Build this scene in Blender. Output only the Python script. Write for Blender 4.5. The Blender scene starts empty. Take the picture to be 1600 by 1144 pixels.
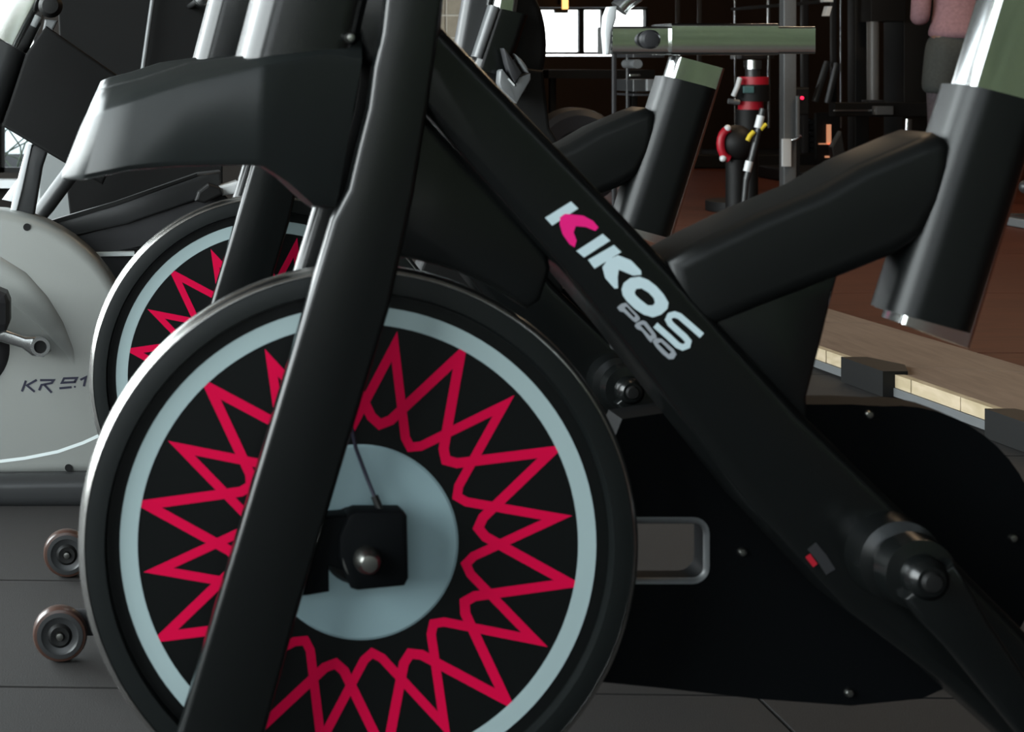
import bpy, bmesh, math, random
from mathutils import Vector, Matrix, Quaternion
random.seed(7)
C = bpy.context.scene.collection
PI = math.pi
F = 2797.0; PX = 170.0; PY = 95.0; H = 0.77; Y1 = 1.6; RATIO = 1.53

# ------------------------------------------------------------------ camera
cam_d = bpy.data.cameras.new('camera'); cam = bpy.data.objects.new('camera', cam_d); C.objects.link(cam)
cam.location = (0, 0, H); cam.rotation_euler = (PI/2, 0, 0)
cam_d.sensor_width = 36; cam_d.lens = F*36/1600
cam_d.shift_x = (800-PX)/1600; cam_d.shift_y = -(572-PY)/1600
cam_d.clip_start = 0.05; cam_d.clip_end = 200
cam_d.dof.use_dof = True; cam_d.dof.focus_distance = 3.2; cam_d.dof.aperture_fstop = 15
bpy.context.scene.camera = cam
vs = bpy.context.scene.view_settings
vs.view_transform = 'Standard'; vs.look = 'None'; vs.gamma = 1; vs.use_curve_mapping = False
vs.exposure = -0.12

# ------------------------------------------------------------------ sky
w = bpy.data.worlds.new('sky'); bpy.context.scene.world = w; w.use_nodes = True
nt = w.node_tree; nt.nodes.clear()
tc = nt.nodes.new('ShaderNodeTexCoord'); sp = nt.nodes.new('ShaderNodeSeparateXYZ')
rp = nt.nodes.new('ShaderNodeValToRGB'); bg = nt.nodes.new('ShaderNodeBackground'); wo = nt.nodes.new('ShaderNodeOutputWorld')
nt.links.new(tc.outputs['Generated'], sp.inputs[0]); nt.links.new(sp.outputs['Z'], rp.inputs[0])
rp.color_ramp.elements[0].position = 0.0; rp.color_ramp.elements[0].color = (0.95, 0.93, 0.95, 1)
rp.color_ramp.elements[1].position = 0.6; rp.color_ramp.elements[1].color = (0.72, 0.84, 1.0, 1)
nt.links.new(rp.outputs[0], bg.inputs[0]); nt.links.new(bg.outputs[0], wo.inputs[0])
bg.inputs[1].default_value = 4.5

def area(name, loc, rot, sx, sy, power, col, portal=False):
    d = bpy.data.lights.new(name, 'AREA'); d.shape = 'RECTANGLE'; d.size = sx; d.size_y = sy
    d.energy = power; d.color = col; d.cycles.is_portal = portal
    o = bpy.data.objects.new(name, d); C.objects.link(o); o.location = loc; o.rotation_euler = rot
    return o
# room extents
XL, XR_, YF, YB, YM, ZC = -3.0, 9.0, -2.6, 15.0, 9.0, 3.4
# portals in the window openings guide the sky light into the room
area('window_daylight_left', (XL-0.02, 3.35, 1.8), (0, -PI/2, 0), 2.6, 10.9, 1, (1, 1, 1), True)
area('window_fill_left', (XL-0.16, 3.35, 1.8), (0, -PI/2, 0), 2.6, 10.9, 1250, (0.96, 0.98, 1.0))  # not a portal: added lamp that boosts the daylight from the left
area('window_daylight_front', (1.75, YF-0.02, 1.45), (PI/2, 0, 0), 7.7, 2.3, 1, (1, 1, 1), True)
# warm ceiling lamps of the gym (round downlights, their housings are built further down)
LAMPS = [(1.0, 2.6, 7), (2.6, 5.6, 16), (4.6, 8.5, 42), (3.2, 11.5, 30)]
for lx, ly, lw in LAMPS:
    area('ceiling_lamp_light', (lx, ly, ZC-0.06), (0, 0, 0), 0.5, 0.5, lw, (1.0, 0.72, 0.46))

# ------------------------------------------------------------------ materials
def mat(name, col, rough=0.5, metal=0.0, spec=0.5, noise=0.0, nscale=40, bump=0.0, bscale=300, coat=0.0, emit=None, rvar=0.0):
    m = bpy.data.materials.new(name); m.use_nodes = True; t = m.node_tree; b = t.nodes['Principled BSDF']
    b.inputs['Base Color'].default_value = (*col, 1); b.inputs['Roughness'].default_value = rough
    b.inputs['Metallic'].default_value = metal; b.inputs['Specular IOR Level'].default_value = spec
    b.inputs['Coat Weight'].default_value = coat
    tcn = t.nodes.new('ShaderNodeTexCoord')
    if noise > 0 or rvar > 0:
        n = t.nodes.new('ShaderNodeTexNoise'); n.inputs['Scale'].default_value = nscale; n.inputs['Detail'].default_value = 4
        t.links.new(tcn.outputs['Object'], n.inputs['Vector'])
        if noise > 0:
            mx = t.nodes.new('ShaderNodeMix'); mx.data_type = 'RGBA'
            mx.inputs[6].default_value = (*[c*(1-noise) for c in col], 1); mx.inputs[7].default_value = (*[min(1, c*(1+noise)) for c in col], 1)
            t.links.new(n.outputs['Fac'], mx.inputs[0]); t.links.new(mx.outputs[2], b.inputs['Base Color'])
        if rvar > 0:
            mr = t.nodes.new('ShaderNodeMapRange'); mr.inputs[3].default_value = max(0.02, rough-rvar); mr.inputs[4].default_value = rough+rvar
            t.links.new(n.outputs['Fac'], mr.inputs[0]); t.links.new(mr.outputs[0], b.inputs['Roughness'])
    if bump > 0:
        n2 = t.nodes.new('ShaderNodeTexNoise'); n2.inputs['Scale'].default_value = bscale; n2.inputs['Detail'].default_value = 3
        t.links.new(tcn.outputs['Object'], n2.inputs['Vector'])
        bp = t.nodes.new('ShaderNodeBump'); bp.inputs['Strength'].default_value = bump; bp.inputs['Distance'].default_value = 0.001
        t.links.new(n2.outputs['Fac'], bp.inputs['Height']); t.links.new(bp.outputs[0], b.inputs['Normal'])
    if emit:
        b.inputs['Emission Color'].default_value = (*emit[0], 1); b.inputs['Emission Strength'].default_value = emit[1]
    return m
M = {}
M['frame'] = mat('satin_black_paint', (0.0035, 0.0042, 0.0042), 0.24, spec=0.42, bump=0.03, bscale=900)
M['frame_soft'] = mat('satin_black_paint_soft', (0.0035, 0.0042, 0.0042), 0.40, spec=0.34, bump=0.03, bscale=900)
M['nose'] = mat('charcoal_plastic', (0.010, 0.012, 0.012), 0.35, spec=0.30, bump=0.08, bscale=1100)
M['web'] = mat('black_wheel_face', (0.0035, 0.0042, 0.0042), 0.4, spec=0.2)
M['band'] = mat('dark_wheel_band', (0.006, 0.0075, 0.0075), 0.42, spec=0.25)
M['steel'] = mat('polished_steel_rim', (0.62, 0.61, 0.59), 0.22, metal=1.0, rvar=0.04)
M['chrome'] = mat('chrome', (0.78, 0.79, 0.78), 0.12, metal=1.0)
M['chrome_dull'] = mat('brushed_chrome', (0.55, 0.56, 0.56), 0.25, metal=1.0)
M['ring'] = mat('pale_blue_grey_print', (0.34, 0.43, 0.44), 0.5, spec=0.15)
M['red'] = mat('crimson_print', (0.60, 0.002, 0.050), 0.6, spec=0.08)
M['hub'] = mat('pale_blue_grey_disc', (0.27, 0.38, 0.41), 0.4, spec=0.4)
M['guard'] = mat('black_guard_plastic', (0.002, 0.0025, 0.003), 0.6, spec=0.06, bump=0.1)
M['black'] = mat('matt_black', (0.006, 0.006, 0.006), 0.55, spec=0.25)
M['softblack'] = mat('dark_plastic', (0.022, 0.022, 0.024), 0.5, spec=0.35)
M['bolt'] = mat('zinc_bolt', (0.30, 0.30, 0.28), 0.3, metal=1.0)
M['white_print'] = mat('white_print', (0.52, 0.64, 0.68), 0.5, spec=0.2)
M['grey_print'] = mat('grey_print', (0.30, 0.32, 0.35), 0.5, spec=0.2)
M['pink_print'] = mat('magenta_print', (0.78, 0.012, 0.20), 0.5, spec=0.2)
M['silver'] = mat('silver_plastic', (0.285, 0.295, 0.28), 0.42, metal=0.25, spec=0.5, noise=0.08, nscale=900)
M['silver_line'] = mat('white_trim', (0.70, 0.76, 0.76), 0.4)
M['grey_metal'] = mat('grey_painted_metal', (0.11, 0.115, 0.118), 0.4, spec=0.5, noise=0.1)
M['dark_metal'] = mat('dark_grey_metal', (0.025, 0.026, 0.027), 0.36, spec=0.5)
M['grey_lit'] = mat('light_grey_enamel', (0.22, 0.235, 0.235), 0.5)
M['white_paint'] = mat('white_painted_metal', (0.62, 0.64, 0.65), 0.35)
M['orange'] = mat('amber_polyurethane', (0.045, 0.022, 0.016), 0.3, spec=0.5)
M['yellow'] = mat('yellow_plastic', (0.60, 0.45, 0.03), 0.45)
M['redplastic'] = mat('red_rubber', (0.36, 0.006, 0.018), 0.45)
M['padded'] = mat('charcoal_panel', (0.009, 0.009, 0.009), 0.65, spec=0.08, bump=0.1, bscale=700)
M['ink'] = mat('dark_ink', (0.012, 0.012, 0.03), 0.5)
M['led_red'] = mat('red_indicator', (0.5, 0, 0.02), 0.5, emit=((1, 0.02, 0.08), 2.0))
M['lamp_warm'] = mat('warm_lamp', (1, 0.7, 0.4), 0.5, emit=((1.0, 0.55, 0.16), 2.2))
M['glow_orange'] = mat('orange_glow_strip', (1, 0.5, 0.3), 0.5, emit=((1.0, 0.42, 0.22), 0.45))
M['mat_rubber'] = mat('rubber_mat', (0.017, 0.0155, 0.0148), 0.8, spec=0.3, noise=0.35, nscale=260, bump=0.5, bscale=500)
M['sub'] = mat('mat_gap', (0.008, 0.008, 0.008), 0.9, spec=0.1)
M['wall'] = mat('dark_wall_paint', (0.020, 0.017, 0.015), 0.8, spec=0.15, noise=0.15, nscale=5)
M['wall_light'] = mat('plaster', (0.16, 0.15, 0.14), 0.8, spec=0.2, noise=0.1, nscale=6)
M['brownwall'] = mat('dark_brown_wall', (0.030, 0.017, 0.010), 0.6, spec=0.2, noise=0.25, nscale=4)
M['ceil'] = mat('ceiling_paint', (0.05, 0.043, 0.037), 0.9, spec=0.1)
M['tile'] = mat('brown_grey_tile', (0.24, 0.21, 0.165), 0.35, spec=0.5, noise=0.25, nscale=30)
M['grout'] = mat('pale_grout', (0.42, 0.39, 0.34), 0.8)
M['skin'] = mat('skin', (0.20, 0.105, 0.075), 0.55, noise=0.1)
M['shirt'] = mat('pink_marl_fabric', (0.25, 0.145, 0.16), 0.85, spec=0.1, noise=0.30, nscale=60, bump=0.6, bscale=70)
M['shorts'] = mat('grey_fabric', (0.052, 0.056, 0.053), 0.85, spec=0.1, noise=0.25, nscale=70, bump=0.5, bscale=60)
M['legging'] = mat('marl_legging', (0.075, 0.062, 0.068), 0.85, spec=0.1, noise=0.4, nscale=50)
M['hair'] = mat('brown_hair', (0.03, 0.018, 0.012), 0.6)
M['shoe'] = mat('shoe_fabric', (0.08, 0.08, 0.09), 0.7)
M['leaf'] = mat('hedge_leaf', (0.20, 0.23, 0.13), 0.6, noise=0.5, nscale=3)
M['leaf2'] = mat('hedge_leaf_light', (0.36, 0.38, 0.22), 0.6, noise=0.4, nscale=3)
M['twig'] = mat('pale_twig', (0.10, 0.12, 0.09), 0.8)
M['ground'] = mat('outdoor_paving', (0.50, 0.50, 0.46), 0.9, noise=0.15, nscale=2)
M['logo_teal'] = mat('teal_badge', (0.07, 0.16, 0.16), 0.5)

def glass_mat():
    m = bpy.data.materials.new('window_glass'); m.use_nodes = True; t = m.node_tree; t.nodes.clear()
    o = t.nodes.new('ShaderNodeOutputMaterial'); mx = t.nodes.new('ShaderNodeMixShader'); tr = t.nodes.new('ShaderNodeBsdfTransparent')
    g = t.nodes.new('ShaderNodeBsdfGlossy'); g.inputs['Roughness'].default_value = 0.02; tr.inputs[0].default_value = (0.93, 0.96, 0.95, 1)
    mx.inputs[0].default_value = 0.05
    t.links.new(tr.outputs[0], mx.inputs[1]); t.links.new(g.outputs[0], mx.inputs[2]); t.links.new(mx.outputs[0], o.inputs[0]); return m
M['glass'] = glass_mat()

def wood_mat(name, c1, c2, rough, scale, stretch):
    m = mat(name, c1, rough, spec=0.15); t = m.node_tree; b = t.nodes['Principled BSDF']
    tcn = t.nodes.new('ShaderNodeTexCoord'); mp = t.nodes.new('ShaderNodeMapping'); mp.inputs['Scale'].default_value = stretch
    n = t.nodes.new('ShaderNodeTexNoise'); n.inputs['Scale'].default_value = scale; n.inputs['Detail'].default_value = 6; n.inputs['Distortion'].default_value = 0.6
    r = t.nodes.new('ShaderNodeValToRGB'); r.color_ramp.elements[0].position = 0.35; r.color_ramp.elements[1].position = 0.68
    r.color_ramp.elements[0].color = (*c1, 1); r.color_ramp.elements[1].color = (*c2, 1)
    t.links.new(tcn.outputs['Object'], mp.inputs[0]); t.links.new(mp.outputs[0], n.inputs['Vector']); t.links.new(n.outputs['Fac'], r.inputs[0]); t.links.new(r.outputs[0], b.inputs['Base Color'])
    return m
M['deckwood'] = wood_mat('pale_deck_wood', (0.14, 0.10, 0.075), (0.195, 0.14, 0.105), 0.45, 8, (6, 0.6, 6))
M['edgewood'] = wood_mat('cut_wood_edge', (0.36, 0.29, 0.185), (0.46, 0.37, 0.26), 0.6, 8, (6, 1.5, 6))
M['brownfloor'] = wood_mat('red_brown_floor', (0.055, 0.016, 0.009), (0.080, 0.024, 0.013), 0.5, 5, (0.8, 5, 1))

# ------------------------------------------------------------------ helpers
def new(name, bm, m, parent=None, smooth=None, label=None):
    bmesh.ops.recalc_face_normals(bm, faces=bm.faces[:])
    me = bpy.data.meshes.new(name); bm.to_mesh(me); bm.free()
    if smooth:
        me.shade_smooth(); me.set_sharp_from_angle(angle=math.radians(smooth))
    me.materials.append(m)
    o = bpy.data.objects.new(name, me); C.objects.link(o)
    if parent is not None:
        o.parent = parent; o.location = -Vector(parent_origin(parent))
    if label: o['label'] = label
    return o
def parent_origin(p):
    v = Vector((0, 0, 0))
    while p is not None: v += p.location; p = p.parent
    return v
def thing(name, label, cat, loc=(0, 0, 0), group=None):
    o = bpy.data.objects.new(name, None); C.objects.link(o); o.location = loc; o.empty_display_size = 0.1
    o['label'] = label; o['category'] = cat
    if group: o['group'] = group
    return o
def tag(o, label, cat, group=None):
    o['label'] = label; o['category'] = cat
    if group: o['group'] = group
    return o
def struct(name, bm, m, parent=None, smooth=None):
    o = new(name, bm, m, parent, smooth)
    if parent is None: o['kind'] = 'structure'
    return o
def Wp(px, py, D):
    """world point seen at image position (px, py) at distance D"""
    return Vector(((px-PX)*D/F, D, H-(py-PY)*D/F))
def poly_extrude(pts, D0, D1, bev=0.0, seg=2, Dm=None, bm=None):
    """outline measured on the photograph, given its real size at distance Dm and a real thickness D0..D1"""
    own = bm is None
    if own: bm = bmesh.new()
    Dm = D0 if Dm is None else Dm
    a = []; b = []
    for (u, v) in pts:
        p = Wp(u, v, Dm); a.append(bm.verts.new((p.x, D0, p.z))); b.append(bm.verts.new((p.x, D1, p.z)))
    n = len(pts); fs = [bm.faces.new(a), bm.faces.new(b[::-1])]
    for i in range(n):
        bm.faces.new((a[i], b[i], b[(i+1) % n], a[(i+1) % n]))
    if bev > 0:
        bmesh.ops.recalc_face_normals(bm, faces=bm.faces[:])
        es = [e for e in bm.edges if (e.verts[0] in a and e.verts[1] in a) or (e.verts[0] in b and e.verts[1] in b)]
        bmesh.ops.bevel(bm, geom=es, offset=bev, segments=seg, affect='EDGES', profile=0.5, clamp_overlap=True)
    return bm
def box(c, s, bm=None, rot=None, bev=0.0):
    own = bm is None
    if own: bm = bmesh.new()
    mtx = Matrix.Translation(c) @ (rot.to_4x4() if rot else Matrix.Identity(4)) @ Matrix.Diagonal((*s, 1))
    r = bmesh.ops.create_cube(bm, size=1, matrix=mtx)
    if bev > 0:
        es = list({e for v in r['verts'] for e in v.link_edges})
        bmesh.ops.bevel(bm, geom=es, offset=bev, segments=2, affect='EDGES', profile=0.5, clamp_overlap=True)
    return bm
def rod(p, q, r, bm=None, seg=16, r2=None):
    if bm is None: bm = bmesh.new()
    p = Vector(p); q = Vector(q); d = q-p
    rot = d.to_track_quat('Z', 'Y').to_matrix().to_4x4()
    bmesh.ops.create_cone(bm, cap_ends=True, segments=seg, radius1=r, radius2=r if r2 is None else r2, depth=d.length, matrix=Matrix.Translation((p+q)/2) @ rot)
    return bm
def tube(pts, r, bm=None, seg=12):
    if bm is None: bm = bmesh.new()
    pts = [Vector(p) for p in pts]; rings = []
    t0 = (pts[1]-pts[0]).normalized(); up = Vector((0, 0, 1)) if abs(t0.z) < 0.9 else Vector((1, 0, 0)); n = t0.cross(up).normalized()
    for i, p in enumerate(pts):
        t = (pts[min(i+1, len(pts)-1)]-pts[max(i-1, 0)]).normalized(); n = (n-t*n.dot(t)).normalized(); b = t.cross(n)
        rr = r[i] if isinstance(r, (list, tuple)) else r
        rings.append([bm.verts.new(p+(n*math.cos(a)+b*math.sin(a))*rr) for a in [2*PI*k/seg for k in range(seg)]])
    for A, B_ in zip(rings, rings[1:]):
        for k in range(seg): bm.faces.new((A[k], A[(k+1) % seg], B_[(k+1) % seg], B_[k]))
    bm.faces.new(rings[0][::-1]); bm.faces.new(rings[-1]); return bm
def lathe_y(cx, cz, prof, seg=96, bm=None, close=True):
    """prof: (radius, y) pairs turned about an axis along Y"""
    if bm is None: bm = bmesh.new()
    rings = []
    for (r, y) in prof:
        if r < 1e-6: rings.append([bm.verts.new((cx, y, cz))])
        else: rings.append([bm.verts.new((cx+r*math.cos(2*PI*k/seg), y, cz+r*math.sin(2*PI*k/seg))) for k in range(seg)])
    pairs = list(zip(rings, rings[1:]))
    if close: pairs.append((rings[-1], rings[0]))
    for A, B_ in pairs:
        for k in range(seg):
            j = (k+1) % seg
            if len(A) == 1 and len(B_) == 1: continue
            if len(A) == 1: bm.faces.new((A[0], B_[k], B_[j]))
            elif len(B_) == 1: bm.faces.new((A[k], A[j], B_[0]))
            else: bm.faces.new((A[k], A[j], B_[j], B_[k]))
    return bm
def prism(L0, R0, L1, R1, D0, D1, rad=0.02, seg=5, bm=None, Dm=None):
    """rounded-rectangle tube between two slanted ends: left/right image points of each end"""
    if bm is None: bm = bmesh.new()
    Dm = (D0+D1)/2 if Dm is None else Dm; rings = []
    for (l, r) in ((L0, R0), (L1, R1)):
        a = Wp(*l, Dm); b = Wp(*r, Dm); ex = (b-a); wid = ex.length; ex.normalize(); dep = D1-D0; rd = min(rad, wid/2*0.98, dep/2*0.98)
        ring = []
        for (cx, cy, a0) in ((wid-rd, dep-rd, 0), (rd, dep-rd, PI/2), (rd, rd, PI), (wid-rd, rd, 1.5*PI)):
            for k in range(seg+1):
                t = a0+PI/2*k/seg; x = cx+rd*math.cos(t); y = cy+rd*math.sin(t)
                p = a+ex*x; ring.append(bm.verts.new((p.x, D0+y, p.z)))
        rings.append(ring)
    n = len(rings[0])
    for k in range(n): bm.faces.new((rings[0][k], rings[0][(k+1) % n], rings[1][(k+1) % n], rings[1][k]))
    bm.faces.new(rings[0]); bm.faces.new(rings[1][::-1]); return bm
def flat(loops, D, bm=None, dm=None):
    """flat print: outline with holes at distance D"""
    own = bm is None
    if own: bm = bmesh.new()
    es = []
    for lp in loops:
        vs_ = [bm.verts.new(Wp(u, v, D if dm is None else dm)) for u, v in lp]
        for v in vs_: v.co.y = D
        es += [bm.edges.new((vs_[i], vs_[(i+1) % len(vs_)])) for i in range(len(vs_))]
    bmesh.ops.triangle_fill(bm, edges=es, use_beauty=True, use_dissolve=False)
    return bm
def stroke_poly(pts, wdt, closed=False, miter=6.0):
    """two offset sides of a polyline in image units"""
    n = len(pts); L = []; R = []
    for i in range(n):
        p = Vector(pts[i])
        if closed or 0 < i < n-1:
            a = Vector(pts[(i-1) % n]); c = Vector(pts[(i+1) % n]); d1 = (p-a).normalized(); d2 = (c-p).normalized()
        elif i == 0: d1 = d2 = (Vector(pts[1])-p).normalized()
        else: d1 = d2 = (p-Vector(pts[i-1])).normalized()
        n1 = Vector((-d1.y, d1.x)); n2 = Vector((-d2.y, d2.x)); m_ = (n1+n2)
        if m_.length < 1e-4: m_ = n1
        m_.normalize(); k = min(miter, 1/max(0.1, m_.dot(n1)))
        L.append(p+m_*wdt/2*k); R.append(p-m_*wdt/2*k)
    return L, R
def stroke_flat(pts, wdt, D, closed=False, bm=None, dm=None):
    if bm is None: bm = bmesh.new()
    L, R = stroke_poly(pts, wdt, closed); n = len(pts)
    def V(p):
        q = Wp(p.x, p.y, D if dm is None else dm); q.y = D; return bm.verts.new(q)
    a = [V(p) for p in L]; b = [V(p) for p in R]
    for i in range(n if closed else n-1):
        j = (i+1) % n; bm.faces.new((a[i], a[j], b[j], b[i]))
    return bm

# ================================================================== SETTING
# floor base under mats and boards
struct('floor', box(((XL+XR_)/2, (YF+YB)/2, -0.03), (XR_-XL, YB-YF, 0.04)), M['sub'])
floor_o = bpy.data.objects['floor']
# rubber mats laid edge to edge (top at z = 0)
XM = 1.88
mesh_mat = None
ys = [0.055+0.475*k for k in range(-5, 19)]
seamY = [YF, ] 
k = 0
rowY0 = 0.77*F/(1069-PY)   # distance of one visible seam
pitch = 0.77*F/(904-PY) - rowY0
rows = []
y = rowY0
while y > YF+0.05: y -= pitch
while y < YM+0.4:
    rows.append(y); y += pitch
mw = 1.095
cols = []
xs = XM
while xs > XL: cols.append((max(XL+0.001, xs-mw), xs)); xs -= mw
def tilt(x): return -0.035*(x+0.4)
cnt = 0
mat_meshes = {}
for ri, r0 in enumerate(rows):
    for ci, (x0, x1) in enumerate(cols):
        ya, yb = max(r0, YF+0.001), min(r0+pitch, YB)
        bm = bmesh.new(); g = 0.003
        sh = 0.31*(ri % 3)*0
        vv = []
        for z in (-0.009, 0.0):
            for (xx, yy) in ((x0+g, ya+g), (x1-g, ya+g), (x1-g, yb-g), (x0+g, yb-g)):
                vv.append(bm.verts.new((xx, max(YF+0.001, yy+tilt(xx)), z)))
        for f in ((0, 1, 2, 3), (4, 5, 6, 7), (0, 1, 5, 4), (1, 2, 6, 5), (2, 3, 7, 6), (3, 0, 4, 7)): bm.faces.new([vv[i] for i in f])
        new('rubber_mat', bm, M['mat_rubber'], floor_o)
        cnt += 1
# red-brown floor boards (run across) on the right half of the gym
yb0 = YF+0.01; bi = 0
while yb0 < YB-0.02:
    pw = 1.22
    bm = box(((XM+0.02+XR_)/2, min(yb0+pw/2, YB-pw/2), -0.006), (XR_-XM-0.024, pw-0.006, 0.008))
    new('floor_panel', bm, M['brownfloor'], floor_o); yb0 += pw

def wall_with_holes(name, horiz, fixed, a0, a1, holes, m, thick=0.14, sgn=1):
    """wall along X (horiz) or Y made of one mesh with rectangular openings; holes: (a, b, z0, z1)"""
    bm = bmesh.new(); cuts = sorted(holes); cur = a0
    def seg(x0, x1, z0, z1):
        if x1-x0 < 1e-4 or z1-z0 < 1e-4: return
        if z0 == 0: z0 = -0.08
        if horiz: box(((x0+x1)/2, fixed+sgn*thick/2, (z0+z1)/2), (x1-x0, thick, z1-z0), bm)
        else: box((fixed+sgn*thick/2, (x0+x1)/2, (z0+z1)/2), (thick, x1-x0, z1-z0), bm)
    for (a, b, z0, z1) in cuts:
        seg(cur, a, 0, ZC); seg(a, b, 0, z0); seg(a, b, z1, ZC); cur = b
    seg(cur, a1, 0, ZC)
    return struct(name, bm, m)
def window(name, horiz, fixed, a, b, z0, z1, nm, parts_h=(), fw=0.05, m='black'):
    w_ = bpy.data.objects.new(name, None); C.objects.link(w_); w_['kind'] = 'structure'
    mid = (a+b)/2; w_.location = (mid, fixed, z0) if horiz else (fixed, mid, z0)
    bm = bmesh.new()
    def bar(x0, x1, za, zb, t=0.06):
        c = ((x0+x1)/2, fixed, (za+zb)/2); s = (x1-x0, t, zb-za)
        if not horiz: c = (fixed, (x0+x1)/2, (za+zb)/2); s = (t, x1-x0, zb-za)
        box(c, s, bm)
    bar(a, b, z0, z0+fw); bar(a, b, z1-fw, z1); bar(a, a+fw, z0, z1); bar(b-fw, b, z0, z1)
    new('window_frame', bm, M[m], w_)
    edges = [a+(b-a)*k/nm for k in range(nm+1)]
    for k in range(1, nm):
        bm = bmesh.new(); x = edges[k]
        box((x, fixed, (z0+z1)/2) if horiz else (fixed, x, (z0+z1)/2), (fw, 0.05, z1-z0-2*fw) if horiz else (0.05, fw, z1-z0-2*fw), bm)
        new('mullion', bm, M[m], w_)
    for k in range(nm):
        bm = bmesh.new(); x0 = edges[k]+fw/2; x1 = edges[k+1]-fw/2
        box(((x0+x1)/2, fixed, (z0+z1)/2) if horiz else (fixed, (x0+x1)/2, (z0+z1)/2), (x1-x0, 0.006, z1-z0-2*fw) if horiz else (0.006, x1-x0, z1-z0-2*fw), bm)
        new('pane', bm, M['glass'], w_)
    return w_
wall_with_holes('wall_left', False, XL, YF, YM, [(-2.1, 8.8, 0.5, 3.1)], M['wall_light'], sgn=-1)
window('window_3', False, XL-0.07, -2.1, 8.8, 0.5, 3.1, 4)
wall_with_holes('wall_front', True, YF, XL, XR_, [(-2.1, 5.6, 0.3, 2.6)], M['wall_light'], sgn=-1)
window('window_4', True, YF-0.07, -2.1, 5.6, 0.3, 2.6, 4)
# back wall, near section (left) with low glazing, and the tiled end
wz = Wp(25, 270, YM).z; WX0 = Wp(-1, 0, YM).x; WX1 = Wp(60, 0, YM).x
wall_with_holes('wall_back', True, YM, XL, 1.93, [(-2.9, WX0-0.07, wz, 3.2), (WX0, WX1, wz, 2.3)], M['wall'], sgn=1)
window('window_1', True, YM+0.05, WX0, WX1, wz, 2.3, 1, fw=0.025)
window('window_5_added', True, YM+0.05, -2.9, WX0-0.07, wz, 3.2, 2, fw=0.03)  # unseen window, added so the chrome post flanks reflect bright sky
box_s = box(((-0.63), YM-0.05, wz-0.05), (0.50, 0.12, 0.04)); struct('trim_1', box_s, M['white_paint'])
wall_with_holes('wall_partition', False, 1.93, YM, YB, [], M['wall'], sgn=-1, thick=0.12)
# far back wall with low bright window
fw0 = Wp(834, 82, YB); fw1 = Wp(1012, 15, YB)
wall_with_holes('wall_far', True, YB, 1.93, XR_, [(fw0.x, fw1.x, fw0.z-0.03, fw1.z+0.02)], M['brownwall'], sgn=1)
wn = bpy.data.objects.new('window_2', None); C.objects.link(wn); wn['kind'] = 'structure'; wn.location = ((fw0.x+fw1.x)/2, YB+0.03, fw0.z)
bm = bmesh.new()
for (u0, u1) in ((833, 838), (905, 913), (940, 956), (1009, 1014)):
    a = Wp(u0, 82, YB); b = Wp(u1, 14, YB); box(((a.x+b.x)/2, YB+0.03, (a.z+b.z)/2), (b.x-a.x, 0.05, b.z-a.z), bm)
for (v0, v1) in ((85, 81), (15.5, 12)):
    a = Wp(833, v0, YB); b = Wp(1014, v1, YB); box(((a.x+b.x)/2, YB+0.03, (a.z+b.z)/2), (b.x-a.x, 0.05, b.z-a.z), bm)
new('window_frame', bm, M['black'], wn)
a = Wp(836, 82, YB); b = Wp(1012, 15, YB); new('pane', box(((a.x+b.x)/2, YB+0.05, (a.z+b.z)/2), (b.x-a.x, 0.006, b.z-a.z)), M['glass'], wn)
bm = bmesh.new()
a = Wp(867, 20, YB-0.02); b = Wp(888, 15, YB-0.02); box(((a.x+b.x)/2, YB-0.0, (a.z+b.z)/2), (b.x-a.x, 0.04, 0.03), bm); new('latch', bm, M['black'], wn)
wall_with_holes('wall_right', False, XR_, YF, YB, [], M['wall'], sgn=1)
struct('ceiling', box(((XL+XR_)/2, (YF+YB)/2, ZC+0.05), (XR_-XL, YB-YF, 0.1)), M['ceil'])
# tiles on the end of the back wall
tw = 0.113
tx0 = Wp(695, 24, YM).x; tz0 = Wp(695, 24, YM).z
grout = struct('trim_2', box((1.42, YM-0.008, 0.9), (0.98, 0.016, 1.76)), M['grout'])
tile_me = None
for i in range(-7, 4):
    for j in range(-10, 10):
        cx = tx0+(i+0.5)*tw; cz = tz0+(j+0.5)*tw
        if cx-tw/2 < 0.93 or cx+tw/2 > 1.91 or cz < 0.1 or cz > 1.75: continue
        if tile_me is None:
            o = new('tile', box((0, 0, 0), (tw-0.009, 0.010, tw-0.009), bev=0.002), M['tile'], grout); tile_me = o.data
        else:
            o = bpy.data.objects.new('tile', tile_me); C.objects.link(o); o.parent = grout
        o.location = (cx, YM-0.019+random.uniform(-0.0006, 0.0006), cz)
# ceiling lamps
for lx, ly, lw in LAMPS:
    t = thing('ceiling_lamp', 'round ceiling downlight, %s' % {1.0: 'above the second spin bike', 2.6: 'above the pale wooden deck', 4.6: 'above the person', 3.2: 'in front of the bright far window'}[lx], 'lamp', (lx, ly, ZC), 'ceiling downlights')
    bm = bmesh.new(); rod((lx, ly, ZC-0.04), (lx, ly, ZC), 0.18, bm, 24); new('housing', bm, M['softblack'], t)
    del t['group']
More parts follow.
